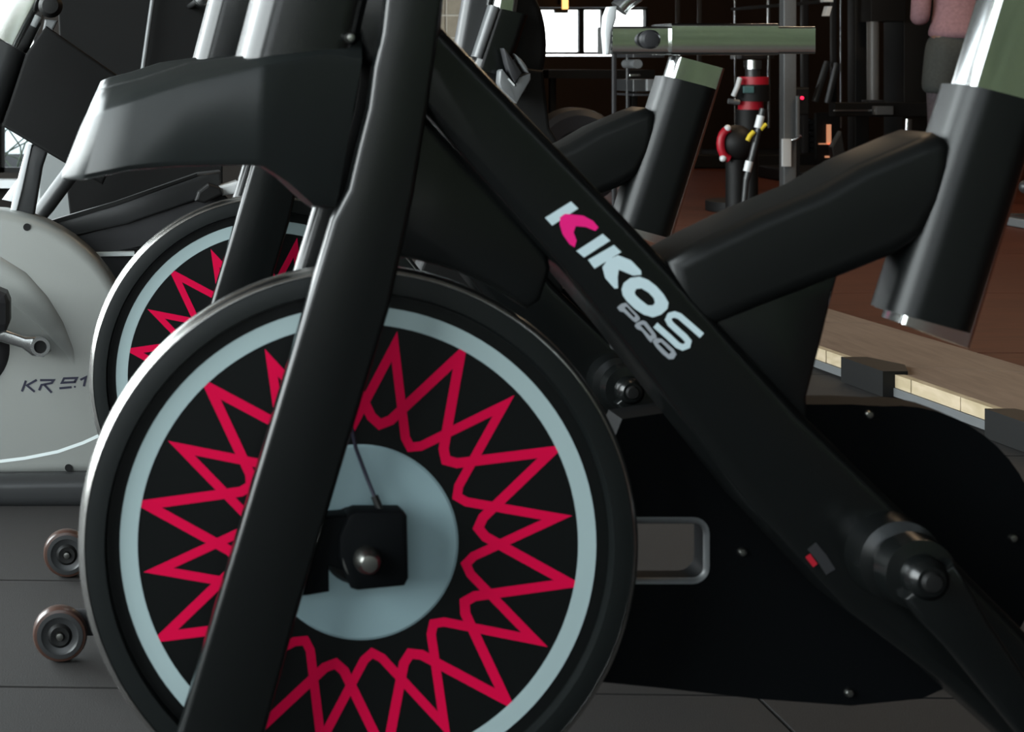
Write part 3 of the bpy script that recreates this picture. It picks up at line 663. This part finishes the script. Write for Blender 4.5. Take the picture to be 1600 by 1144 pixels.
new('knob', lathe_y(q.x, q.z, [(0, DR-0.04), (0.014, DR-0.038), (0.021, DR-0.028), (0.021, DR-0.008), (0.01, DR-0.004), (0.01, DR+0.03), (0, DR+0.03)], 28, close=False), M['black'], rb, 40)
new('knob_collar', poly_extrude([(70, 30), (90, 32), (82, 48), (64, 58)], DR-0.005, DR+0.03, 0.003, 2), M['grey_metal'], rb)

# grey cabinet, brace and dark partition behind it
DC = 5.2
q0 = Wp(58, 236, DC); q1 = Wp(170, 350, DC)
t = thing('locker', 'light grey metal cabinet seen between the mast and the nose shroud', 'cabinet', ((q0.x+q1.x)/2, DC+0.15, 0))
new('body', box(((q0.x+q1.x)/2, DC+0.15, (q0.z)/2), (q1.x-q0.x, 0.3, q0.z), bev=0.006), M['grey_lit'], t)
new('door', box(((q0.x+q1.x)/2, DC-0.006, (q0.z)/2+0.01), (q1.x-q0.x-0.012, 0.012, q0.z-0.04), bev=0.003), M['grey_lit'], t)
t = tag(new('weight_bar', tube([Vector((Wp(30, 375, 4.4).x, 4.4, 0.02)), Wp(48, 352, 4.4), Wp(72, 322, 4.4), Wp(112, 268, 4.4), Wp(150, 215, 4.4)], 0.022), M['dark_metal'], None, 50), 'dark slanting tube in front of the light grey cabinet', 'tube')
DQ = 4.6
a = Wp(86, -80, DQ); b = Wp(348, 330, DQ)
t = thing('partition', 'large dark grey machine panel behind the charcoal nose shroud', 'panel', ((a.x+b.x)/2, DQ, 0))
new('panel', poly_extrude([(86, -80), (348, -80), (348, 330), (330, 430), (120, 430), (105, 300)], DQ, DQ+0.05, 0.004, 2), M['padded'], t)
new('panel_leg', box(((a.x+b.x)/2, DQ+0.03, 0.14), (0.3, 0.06, 0.28)), M['softblack'], t)
new('pipe', tube([Wp(251, -90, DQ-0.03), Wp(237, 10, DQ-0.03), Wp(221, 124, DQ-0.03)], 0.0062), M['grey_metal'], t, 50)
q = Wp(336, 4, 4.0)
t = thing('adjuster_knob', 'small black and silver adjusting knob at the top edge, above the nose shroud', 'knob', (q.x-0.01, 4.0, q.z))
new('grip', lathe_y(q.x-0.03, q.z+0.01, [(0, 3.97), (0.016, 3.975), (0.018, 4.0), (0.01, 4.02), (0, 4.02)], 20, close=False), M['chrome_dull'], t)
new('stem', rod((q.x-0.03, 4.0, q.z+0.01), (q.x-0.03, 4.6, q.z+0.01), 0.007), M['black'], t)

# ================================================================== UPRIGHT BIKE between the beam and the window
DU = 4.7
ub = thing('upright_bike', 'black exercise bike with steep light-edged tubes and a silver pedal, beyond the main beam', 'exercise bike', (Wp(790, 100, DU).x, DU+0.05, 0))
new('rear_tube', prism((728, -30), (770, -24), (708, 84), (750, 92), DU-0.02, DU+0.05, 0.020, 6), M['dark_metal'], ub, 50)
new('seat_tube', prism((768, 12), (822, 24), (736, 108), (790, 120), DU-0.06, DU+0.02, 0.022, 8), M['frame'], ub, 50)
new('seat_tube_lip', prism((764, 8), (778, 12), (738, 88), (750, 92), DU-0.07, DU-0.01, 0.010, 6), M['grey_metal'], ub, 50)  # paler grey strip stands in for the lit left edge of the tube
new('seat_post', prism((781, -60), (816, -52), (768, 14), (806, 20), DU-0.05, DU+0.0, 0.018, 8), M['chrome'], ub, 50)
ell = [(800+56*math.cos(2*PI*k/40), 70+104*math.sin(2*PI*k/40)) for k in range(40)]
new('drive_housing', poly_extrude(ell, DU+0.03, DU+0.12, 0.02, 4), M['black'], ub, 60)
DP = DU-0.12
z6 = lambda pts: [(700+x/5.72, y/5.72) for x, y in pts]
pd = new('pedal', poly_extrude(z6([(470, 635), (490, 620), (545, 690), (605, 765), (625, 690), (740, 655), (742, 710), (690, 800), (615, 925), (480, 800), (462, 740)]), DP, DP+0.05, 0.004, 2), M['grey_metal'], ub, 40, 'silver-grey pedal')
new('pedal_cage', poly_extrude(z6([(500, 430), (520, 450), (600, 560), (660, 650), (640, 680), (600, 740), (560, 660), (530, 560)]), DP-0.01, DP+0.04, 0.004, 2), M['softblack'], pd, 40)
new('pedal_cage', poly_extrude(z6([(600, 480), (650, 520), (705, 590), (728, 655), (690, 640), (640, 560)]), DP-0.01, DP+0.03, 0.004, 2), M['grey_metal'], pd, 40)
new('reflector', poly_extrude(z6([(533, 705), (545, 700), (600, 760), (590, 770)]), DP-0.003, DP+0.001), M['white_paint'], pd)
new('crank_arm', prism((786, 100), (800, 92), (800, 150), (815, 142), DP+0.05, DU+0.04, 0.004, 2), M['softblack'], ub)
new('frame_body', poly_extrude([(740, 95), (850, 110), (860, 200), (940, 330), (1010, 520), (620, 520), (700, 300)], DU+0.0, DU+0.10, 0.01, 3), M['black'], ub)
new('stabiliser', box((Wp(810, 545, DU).x, DU+0.05, 0.03), (0.9, 0.42, 0.06), bev=0.01), M['softblack'], ub)

# ================================================================== WOODEN DECK (right)
h0 = Wp(1281, 556, 0.77*F/(556-PY)); deck_z = 0.055
def onz(u, v, z): 
    D = (H-z)*F/(v-PY); return Vector(((u-PX)*D/F, D, z))
e0 = onz(1281, 545, deck_z); e1 = onz(1556, 640, deck_z)       # near top edge (left side of the deck)
r0 = onz(1310, 487, deck_z); r1 = onz(1600, 573, deck_z)
dirn = (e1-e0).normalized()
A0 = e0-dirn*2.0; A1 = e1+dirn*1.7
dr = (r1-r0).normalized(); B0 = r0-dr*1.3; B1 = r1+dr*2.4
t = thing('wooden_deck', 'low pale wooden deck with black clips on the floor at the right', 'deck', ((A0+B1)/2).to_tuple()[:2]+(0,))
def slab(p, z0, z1, bm=None):
    if bm is None: bm = bmesh.new()
    a = [bm.verts.new((x, y, z0)) for x, y in p]; b = [bm.verts.new((x, y, z1)) for x, y in p]
    bm.faces.new(a); bm.faces.new(b)
    for i in range(len(p)): j = (i+1) % len(p); bm.faces.new((a[i], b[i], b[j], a[j]))
    return bm
ln = (A1-A0).length; nseg = 6
for k in range(nseg):
    t0 = k/nseg; t1 = (k+1)/nseg-0.0012
    pa = A0.lerp(A1, t0); pb = A0.lerp(A1, t1); pc = B0.lerp(B1, t1); pd_ = B0.lerp(B1, t0)
    off = Vector((0.022, 0, 0))
    new('board', slab([(pa.x+0.022, pa.y), (pb.x+0.022, pb.y), (pc.x, pc.y), (pd_.x, pd_.y)], 0.030, deck_z), M['deckwood'], t)
nb = 22
for k in range(nb):
    pa = A0.lerp(A1, k/nb); pb = A0.lerp(A1, (k+1)/nb-0.0008)
    j = random.uniform(-0.0012, 0.0012)
    new('edge_block', slab([(pa.x+j, pa.y), (pb.x+j, pb.y), (pb.x+0.021, pb.y), (pa.x+0.021, pa.y)], 0.026, deck_z+0.0004), M['edgewood'], t)
new('aluminium_rail', slab([(A0.x-0.004, A0.y), (A1.x-0.004, A1.y), (A1.x+0.02, A1.y), (A0.x+0.02, A0.y)], 0.006, 0.025), M['grey_metal'], t)
new('under_frame', slab([(A0.x+0.02, A0.y), (A1.x+0.02, A1.y), (B1.x-0.02, B1.y), (B0.x-0.02, B0.y)], 0.0, 0.029), M['black'], t)
for (u, v_, ln_) in ((1354, 574, 0.20), (1592, 660, 0.20)):
    pc = onz(u, v_, deck_z); d0 = dirn*(ln_/2)
    p = pc-d0; q = pc+d0
    new('black_clip', slab([(p.x-0.012, p.y), (q.x-0.012, q.y), (q.x+0.045, q.y+0.0), (pc.x+0.085, pc.y-0.01), (p.x+0.05, p.y)], 0.004, deck_z+0.008), M['black'], t)

# ================================================================== BACKGROUND MACHINES
def post(u0, u1, v0, v1, D, name, m, parent=None, dep=None, rad=0.006, lean=0):
    return new(name, prism((u0+lean, v0), (u1+lean, v0), (u0, v1), (u1, v1), D, D+(dep or (u1-u0)*D/F), rad, 3), M[m], parent, 50)
DK = 9.7
t = thing('power_rack', 'tall grey steel rack upright behind the second bike saddle rail', 'rack', (Wp(1231, 300, DK).x, DK+0.03, 0))
vfl = PY+H*F/DK
post(1221, 1241, -260, vfl, DK, 'upright', 'grey_metal', t)
post(1243, 1249, 150, 214, DK-0.03, 'safety_pin', 'grey_metal', t)
post(1221, 1236, 217, 260, DK-0.02, 'white_plate', 'white_paint', t, dep=0.02)
new('hook', tube([Wp(1236, 219, DK-0.01), Wp(1245, 217, DK-0.03), Wp(1251, 212, DK-0.05)], 0.008), M['chrome_dull'], t, 50)
new('foot_plate', box((Wp(1231, 300, DK).x, DK+0.03, 0.006), (0.2, 0.22, 0.012)), M['black'], t)
q = Wp(1253, 153, DK+0.6)
t = thing('indicator_light', 'tiny glowing red indicator beside the grey rack upright', 'light', (q.x, q.y, q.z))
new('lens', lathe_y(q.x, q.z, [(0, q.y-0.01), (0.010, q.y-0.006), (0.010, q.y), (0, q.y)], 12, close=False), M['led_red'], t)
new('console_box', box((q.x+0.0, q.y+0.12, q.z-0.02), (0.10, 0.22, 0.16), bev=0.01), M['black'], t)
new('console_stand', box((q.x, q.y+0.12, (q.z-0.1)/2), (0.05, 0.05, q.z-0.1)), M['black'], t)
# black and red cylindrical equipment on a stand
DE = 9.2
def cyl(u, v0, v1, r_px, D, name, m, par, seg=24):
    a = Wp(u, v0, D); b = Wp(u, v1, D); return new(name, rod((a.x, D, a.z), (b.x, D, b.z), r_px*D/F, seg=seg), M[m], par, 50)
t = thing('punch_trainer', 'black cylinder with red bands and a chrome top below the green slide rail', 'training equipment', (Wp(1173, 260, DE).x, DE, 0))
cyl(1176, 94, 108, 13, DE, 'chrome_top', 'chrome_dull', t); cyl(1176, 108, 121, 11, DE, 'neck', 'dark_metal', t)
cyl(1178, 120, 132, 22, DE, 'red_band', 'redplastic', t); cyl(1177, 132, 158, 24, DE, 'body', 'black', t); cyl(1173, 158, 171, 19, DE, 'red_band', 'redplastic', t)
cyl(1170, 171, 206, 20, DE, 'lower_body', 'black', t)
q = Wp(1170, 140, DE-0.09); new('badge', box((q.x, DE-0.085, q.z), (0.055, 0.01, 0.035), bev=0.003), M['logo_teal'], t)
new('side_handle', tube([Wp(1156, 122, DE-0.05), Wp(1152, 136, DE-0.06), Wp(1146, 150, DE-0.05)], 0.013), M['white_paint'], t, 50)
new('side_lever', tube([Wp(1138, 158, DE-0.04), Wp(1155, 160, DE-0.04)], 0.014), M['grey_metal'], t, 50)
new('pole', rod(Wp(1172, 206, DE), (Wp(1172, 206, DE).x, DE, 0.03), 0.04), M['black'], t, 50)
new('base', rod((Wp(1172, 260, DE).x, DE, 0), (Wp(1172, 260, DE).x, DE, 0.05), 0.22, seg=32), M['black'], t, 50)
DE2 = 8.9
t = thing('medicine_ball', 'black ball-shaped weight with a red band, left of the banded cylinder', 'weight', (Wp(1142, 225, DE2).x, DE2, 0))
q = Wp(1150, 224, DE2)
bm = bmesh.new(); bmesh.ops.create_uvsphere(bm, u_segments=24, v_segments=16, radius=0.092, matrix=Matrix.Translation(q)); new('body', bm, M['black'], t, 80)
new('red_band', tube([q+Vector((-0.045-0.055*math.sin(a_)*0.9, -0.05, 0.075*math.cos(a_))) for a_ in [0.15+k*(PI-0.3)/8 for k in range(9)]], 0.020), M['redplastic'], t, 60)
for dz in (0.078, -0.072):
    bm = bmesh.new(); bmesh.ops.create_uvsphere(bm, u_segments=14, v_segments=10, radius=0.017, matrix=Matrix.Translation(q+Vector((-0.062 if dz > 0 else -0.085, -0.06, dz)))); new('white_stud', bm, M['white_paint'], t, 80)
new('stand', rod((q.x, DE2, 0), (q.x, DE2, q.z-0.08), 0.05), M['black'], t, 50)
# slanting chrome rod with yellow collar
DS = 8.6
t = thing('barbell_rod', 'slanting chrome rod with a yellow collar beside the banded cylinder', 'rod', (Wp(1168, 280, DS).x, DS, 0))
new('shaft', tube([Wp(1192, 170, DS), Wp(1180, 225, DS), Wp(1166, 281, DS)], 0.016), M['dark_metal'], t, 50)
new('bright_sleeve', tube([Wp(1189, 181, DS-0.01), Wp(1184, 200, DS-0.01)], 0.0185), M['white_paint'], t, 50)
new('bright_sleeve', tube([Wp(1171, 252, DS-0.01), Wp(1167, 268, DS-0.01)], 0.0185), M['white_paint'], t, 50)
new('yellow_collar', tube([Wp(1168, 220, DS-0.02), Wp(1172, 212, DS-0.02), Wp(1178, 206, DS-0.02)], 0.012), M['yellow'], t, 50)
new('yellow_collar', tube([Wp(1189, 202, DS-0.02), Wp(1197, 194, DS-0.02)], 0.010), M['yellow'], t, 50)
new('leg', rod(Wp(1166, 279, DS), (Wp(1160, 300, DS).x, DS, 0.0), 0.014), M['dark_metal'], t, 50)
# cable machine with grey cylinder post, bar and clamp
DM = 11.2
vf = PY+H*F/DM
t = thing('cable_machine', 'black cable machine with a grey column and horizontal bar, left of the person', 'exercise machine', (Wp(1370, 270, DM).x, DM+0.1, 0))
a = Wp(1364, 34, DM); b = Wp(1364, 157, DM); new('column', rod((a.x, DM, a.z), (b.x, DM, b.z), 9*DM/F, seg=20), M['grey_metal'], t, 50)
post(1396, 1441, -200, vf, DM+0.2, 'tower', 'black', t, dep=0.3)
post(1330, 1352, -200, vf, DM+0.3, 'tower_frame', 'black', t, dep=0.12)
post(1345, 1400, -200, 34, DM+0.1, 'pulley_housing', 'black', t, dep=0.3)
new('bar', prism((1300, 160), (1300, 182), (1478, 160), (1478, 182), DM-0.15, DM-0.05, 0.006, 2), M['black'], t)
post(1365, 1393, 166, 179, DM-0.2, 'clamp', 'grey_metal', t, dep=0.06)
post(1352, 1376, 156, 180, DM-0.13, 'clamp_block', 'softblack', t, dep=0.12)
post(1302, 1362, 171.5, 174, DM-0.16, 'chrome_strip', 'chrome_dull', t, dep=0.02, rad=0.002)
a = Wp(1418, 186, DM-0.3); 
new('chrome_can', rod((a.x, a.y, a.z), (Wp(1417, 213, DM-0.3).x, a.y, Wp(1417, 213, DM-0.3).z), 7*DM/F, seg=18), M['chrome'], t, 50)
new('yellow_strap', poly_extrude([(1405, 220), (1409, 224), (1393, 245), (1388, 245)], DM-0.35, DM-0.33, 0, 1), M['yellow'], t)
new('support', poly_extrude([(1300, 230), (1315, 205), (1320, 235), (1330, 255), (1318, 275), (1305, 270)], DM-0.5, DM-0.44, 0.006, 2), M['dark_metal'], t)
new('base', box((Wp(1380, 260, DM).x, DM+0.2, 0.04), (1.1, 0.9, 0.08), bev=0.01), M['black'], t)
# leg press-like dark machine
DL = 13.0; vf = PY+H*F/DL
t = thing('weight_stack', 'dark weight stack machine with thin guide rods behind the grey rack upright', 'exercise machine', (Wp(1270, 250, DL).x, DL+0.2, 0))
for (u0, u1) in ((1056, 1062), (1090, 1096), (1252, 1262), (1298, 1306)): post(u0, u1, -240, vf, DL, 'frame_post', 'softblack', t)
for (u0, u1) in ((1147, 1150), (1199, 1203), (1312, 1315)): post(u0, u1, -240, 200, DL-0.05, 'guide_rod', 'chrome_dull', t, rad=0.003)
for k in range(7): post(1255, 1300, 186+k*9, 193+k*9, DL+0.05, 'weight_plate', 'black', t, dep=0.25)
for k in range(6): post(1150, 1200, 40+k*9, 47+k*9, DL+0.05, 'weight_plate', 'softblack', t, dep=0.25)
post(1160, 1192, -60, -30, DL-0.02, 'crown', 'softblack', t, dep=0.2)
new('diagonal_brace', prism((1290, 95), (1296, 97), (1270, 158), (1276, 160), DL-0.1, DL-0.04, 0.004, 2), M['dark_metal'], t, 50)
new('diagonal_brace', prism((1305, 98), (1311, 100), (1290, 160), (1296, 162), DL-0.1, DL-0.04, 0.004, 2), M['dark_metal'], t, 50)
new('base', box((Wp(1180, 250, DL).x, DL+0.2, 0.05), (1.3, 0.8, 0.1), bev=0.01), M['black'], t)
t = thing('chrome_fitting', 'small white-lit chrome fitting at the top right of the rack', 'fitting', Wp(1295, 14, 10.5).to_tuple())
q = Wp(1294, 10, 10.5); new('fitting', prism((1290, 10), (1298, 10), (1286, 25), (1294, 25), 10.5, 10.55, 0.004, 3), M['white_paint'], t)  # white colour stands in for light on the chrome
new('fitting_cap', box((q.x, 10.52, q.z+0.035), (0.06, 0.05, 0.02), bev=0.004), M['white_paint'], t)
new('fitting_arm', box((q.x, 11.3, q.z+0.03), (0.03, 1.6, 0.02)), M['black'], t)
# orange glows at floor level, put in as emissive strips
q = Wp(1295, 210, 12.7); t = thing('orange_glow', 'narrow orange glow low behind the weight stack', 'light', (q.x, 12.7, q.z-0.1))
new('lit_strip', box((q.x, 12.7, q.z), (0.026, 0.02, 0.14)), M['glow_orange'], t)
new('lit_strip', box((q.x-0.03, 12.7, q.z-0.067), (0.08, 0.02, 0.007)), M['glow_orange'], t)
new('lit_strip', box((q.x+0.01, 12.7, Wp(1297, 245, 12.7).z), (0.07, 0.02, 0.012)), M['glow_orange'], t)
new('frame', box((q.x, 12.74, 0.2), (0.16, 0.04, 0.4)), M['black'], t)
# low dark bench and tyre below the far window
DB = 10.5; vf = PY+H*F/DB
t = thing('flat_bench', 'low black bench with a thin lit edge below the bright far window', 'bench', (Wp(900, 200, DB).x, DB, 0))
post(845, 1010, 109, 122, DB, 'bench_pad', 'black', t, dep=0.35)
for u in (858, 985): post(u, u+10, 122, vf, DB+0.1, 'leg', 'black', t)
t = thing('tyre', 'large black training tyre on the floor below the far window', 'tyre', (Wp(900, 220, 9.6).x, 9.6, 0))
q = Wp(905, 215, 9.5); rr = q.z
new('tyre_body', lathe_y(q.x, 0.26, [(0.14, 9.5), (0.22, 9.48), (0.25, 9.5), (0.26, 9.56), (0.26, 9.64), (0.25, 9.7), (0.14, 9.7)], 48), M['softblack'], t, 40)
new('tyre_rim', lathe_y(q.x, 0.26, [(0.11, 9.51), (0.14, 9.51), (0.14, 9.69), (0.11, 9.69)], 40), M['black'], t, 40)
t = thing('dumbbell_rack', 'dark dumbbell rack with grey end plates left of the second bike post', 'rack', (Wp(1000, 150, 8.6).x, 8.6, 0))
vf = PY+H*F/8.6
post(956, 963, 84, vf, 8.6, 'leg', 'softblack', t); post(978, 984, 84, vf, 8.7, 'leg', 'dark_metal', t)
post(975, 1024, 124, 142, 8.6, 'shelf', 'dark_metal', t, dep=0.3); post(1009, 1024, 124, 142, 8.58, 'end_plate', 'grey_metal', t, dep=0.03)
q = Wp(992, 100, 8.6); new('dumbbell_end', rod((q.x, 8.55, q.z), (q.x, 8.75, q.z), 0.022, seg=16), M['grey_metal'], t, 50)
post(983, 1000, 116, 119, 8.58, 'chrome_strip', 'chrome_dull', t, dep=0.02, rad=0.002)
post(975, 1024, 146, 149, 8.6, 'shelf_edge', 'softblack', t, dep=0.3)
post(975, 1024, 84, 90, 8.6, 'top_rail', 'softblack', t, dep=0.3)
# small grey machine foot at the right edge
DF = 8.3
t = thing('machine_foot', 'grey metal machine foot on the brown floor at the right edge', 'machine part', (Wp(1600, 345, DF).x, DF, 0))
q = Wp(1596, 345, DF)
new('plate', box((q.x+0.05, DF, 0.02), (0.17, 0.2, 0.04), bev=0.006), M['grey_metal'], t)
new('rim', box((q.x+0.05, DF, 0.05), (0.14, 0.16, 0.012), bev=0.003), M['chrome_dull'], t)
new('stem', rod((q.x+0.05, DF, 0.05), (q.x+0.05, DF, 0.20), 0.012), M['dark_metal'], t, 50)
bm = bmesh.new(); bmesh.ops.create_uvsphere(bm, u_segments=16, v_segments=10, radius=0.032, matrix=Matrix.Translation((q.x+0.02, DF, 0.185))); new('ball_joint', bm, M['dark_metal'], t, 60)

# ================================================================== PERSON
DPn = 10.0
pc = Wp(1497, 60, DPn); X0 = pc.x
def skin_mesh(name, joints, edges, m, parent, sub=2, root=0):
    me = bpy.data.meshes.new(name); me.from_pydata([j[0] for j in joints], edges, []); me.materials.append(m)
    o = bpy.data.objects.new(name, me); C.objects.link(o)
    md = o.modifiers.new('skin', 'SKIN'); md.use_smooth_shade = True
    sv = me.skin_vertices[0].data
    for i, j in enumerate(joints): sv[i].radius = j[1] if isinstance(j[1], tuple) else (j[1], j[1])
    sv[root].use_root = True
    s_ = o.modifiers.new('sub', 'SUBSURF'); s_.levels = sub; s_.render_levels = sub
    dg = bpy.context.evaluated_depsgraph_get(); me2 = bpy.data.meshes.new_from_object(o.evaluated_get(dg)); me2.name = name
    bpy.data.objects.remove(o); o = bpy.data.objects.new(name, me2); C.objects.link(o)
    if not me2.materials: me2.materials.append(m)
    for p_ in me2.polygons: p_.use_smooth = True
    if parent is not None: o.parent = parent; o.location = -Vector(parent_origin(parent))
    return o
pr = thing('person', 'person standing with back turned, in a pink marl top, grey shorts and leggings', 'person', (X0, DPn, 0))
x, y = X0, DPn
J = [((x, y, 0.90), (0.125, 0.095)), ((x, y, 1.05), (0.115, 0.085)), ((x, y+0.01, 1.22), (0.125, 0.09)), ((x, y, 1.36), (0.13, 0.08)), ((x, y+0.01, 1.44), (0.055, 0.055)), ((x, y+0.02, 1.50), (0.048, 0.05)),
     ((x-0.09, y, 0.84), (0.085, 0.09)), ((x-0.10, y+0.01, 0.66), (0.075, 0.08)), ((x-0.10, y+0.015, 0.47), (0.052, 0.055)), ((x-0.105, y-0.01, 0.32), (0.052, 0.056)), ((x-0.105, y-0.01, 0.10), (0.032, 0.035)), ((x-0.108, y-0.03, 0.045), (0.035, 0.035)), ((x-0.115, y+0.10, 0.035), (0.038, 0.03)),
     ((x+0.09, y, 0.84), (0.085, 0.09)), ((x+0.10, y+0.01, 0.66), (0.075, 0.08)), ((x+0.10, y+0.015, 0.47), (0.052, 0.055)), ((x+0.105, y-0.01, 0.32), (0.052, 0.056)), ((x+0.105, y-0.01, 0.10), (0.032, 0.035)), ((x+0.108, y-0.03, 0.045), (0.035, 0.035)), ((x+0.115, y+0.10, 0.035), (0.038, 0.03)),
     ((x-0.17, y, 1.37), (0.05, 0.05)), ((x-0.205, y-0.01, 1.18), (0.043, 0.043)), ((x-0.215, y+0.0, 1.03), (0.036, 0.036)), ((x-0.15, y+0.16, 1.04), (0.030, 0.030)), ((x-0.10, y+0.24, 1.06), (0.024, 0.020)), ((x-0.07, y+0.29, 1.06), (0.03, 0.016)),
     ((x+0.17, y, 1.37), (0.05, 0.05)), ((x+0.205, y-0.01, 1.18), (0.043, 0.043)), ((x+0.215, y+0.0, 1.03), (0.036, 0.036)), ((x+0.15, y+0.16, 1.04), (0.030, 0.030)), ((x+0.10, y+0.24, 1.06), (0.024, 0.020)), ((x+0.07, y+0.29, 1.06), (0.03, 0.016))]
E = [(0, 1), (1, 2), (2, 3), (3, 4), (4, 5), (0, 6), (6, 7), (7, 8), (8, 9), (9, 10), (10, 11), (11, 12), (0, 13), (13, 14), (14, 15), (15, 16), (16, 17), (17, 18), (18, 19), (3, 20), (20, 21), (21, 22), (22, 23), (23, 24), (24, 25), (3, 26), (26, 27), (27, 28), (28, 29), (29, 30), (30, 31)]
# head: centre and chin
base = len(J)
J += [((x, y+0.03, 1.56), (0.058, 0.07)), ((x, y+0.02, 1.63), (0.072, 0.09)), ((x, y+0.015, 1.69), (0.062, 0.08)), ((x, y+0.105, 1.61), (0.010, 0.012))]
E += [(5, base), (base, base+1), (base+1, base+2), (base+1, base+3)]
# fingers and thumbs
for side, (hi) in ((-1, 25), (1, 31)):
    hx, hy, hz = J[hi][0]
    for f_, ln_ in enumerate((0.055, 0.065, 0.06, 0.048)):
        k = len(J); fz = hz+0.024-0.016*f_
        J += [((hx, hy+0.02, fz), (0.009, 0.009)), ((hx-side*0.012, hy+0.02+ln_*0.6, fz-0.004), (0.008, 0.008)), ((hx-side*0.03, hy+0.02+ln_, fz-0.006), (0.007, 0.007))]
        E += [(hi, k), (k, k+1), (k+1, k+2)]
    k = len(J); J += [((hx-side*0.004, hy-0.01, hz+0.035), (0.010, 0.010)), ((hx-side*0.012, hy+0.02, hz+0.055), (0.008, 0.008))]; E += [(hi-1, k), (k, k+1)]
body = skin_mesh('body', J, E, M['skin'], pr)
# clothes
def jj(i, g=0.012): 
    r_ = J[i][1]; return (J[i][0], (r_[0]+g, r_[1]+g))
top = [((x, y, 0.875), (0.190, 0.150)), ((x, y, 0.95), (0.165, 0.130)), jj(1, 0.020), jj(2, 0.016), jj(3, 0.014), ((x-0.17, y, 1.37), (0.063, 0.063)), jj(21, 0.014), ((x-0.215, y-0.005, 1.00), (0.054, 0.054)), ((x-0.165, y+0.13, 1.03), (0.045, 0.045)),
       ((x+0.17, y, 1.37), (0.063, 0.063)), jj(27, 0.014), ((x+0.215, y-0.005, 1.00), (0.054, 0.054)), ((x+0.165, y+0.13, 1.03), (0.045, 0.045))]
skin_mesh('pink_top', top, [(0, 1), (1, 2), (2, 3), (3, 4), (4, 5), (5, 6), (6, 7), (7, 8), (4, 9), (9, 10), (10, 11), (11, 12)], M['shirt'], pr)
sh_ = [((x, y, 0.97), (0.150, 0.120)), ((x, y, 0.86), (0.165, 0.135)), ((x-0.085, y, 0.78), (0.105, 0.112)), ((x-0.10, y+0.01, 0.64), (0.096, 0.10)), ((x-0.105, y+0.01, 0.57), (0.092, 0.095)), ((x+0.085, y, 0.78), (0.105, 0.112)), ((x+0.10, y+0.01, 0.64), (0.096, 0.10)), ((x+0.105, y+0.01, 0.57), (0.092, 0.095))]
skin_mesh('grey_shorts', sh_, [(0, 1), (1, 2), (2, 3), (3, 4), (1, 5), (5, 6), (6, 7)], M['shorts'], pr)
leg = [((x-0.095, y+0.01, 0.72), (0.082, 0.086)), ((x-0.10, y+0.012, 0.52), (0.064, 0.068)), ((x-0.105, y-0.005, 0.32), (0.062, 0.066)), ((x-0.105, y-0.01, 0.12), (0.043, 0.046))]
for s_ in (0, 0.19): skin_mesh('legging', [((p[0]+(s_ if i == 0 else 0.20 if s_ else 0), p[1], p[2]), q_) for i, (p, q_) in enumerate(leg)], [(0, 1), (1, 2), (2, 3)], M['legging'], pr)
skin_mesh('hair', [((x, y-0.01, 1.58), (0.070, 0.070)), ((x, y-0.012, 1.65), (0.084, 0.088)), ((x, y+0.0, 1.715), (0.065, 0.075))], [(0, 1), (1, 2)], M['hair'], pr)
for s_ in (-1, 1):
    skin_mesh('shoe', [((x+s_*0.106, y-0.04, 0.05), (0.045, 0.045)), ((x+s_*0.112, y+0.06, 0.042), (0.046, 0.038)), ((x+s_*0.118, y+0.15, 0.034), (0.040, 0.028))], [(0, 1), (1, 2)], M['shoe'], pr, 1)
    bm = bmesh.new(); bmesh.ops.create_uvsphere(bm, u_segments=10, v_segments=8, radius=0.011, matrix=Matrix.Translation((x+s_*0.03, y+0.098, 1.635))); new('eye', bm, M['ink'], pr, 80)
    bm = bmesh.new(); bmesh.ops.create_uvsphere(bm, u_segments=10, v_segments=8, radius=0.022, matrix=Matrix.Translation((x+s_*0.082, y+0.01, 1.625)) @ Matrix.Diagonal((0.5, 0.8, 1.3, 1))); new('ear', bm, M['skin'], pr, 80)
new('mouth', box((x, y+0.098, 1.578), (0.045, 0.01, 0.012), bev=0.004), M['redplastic'], pr)
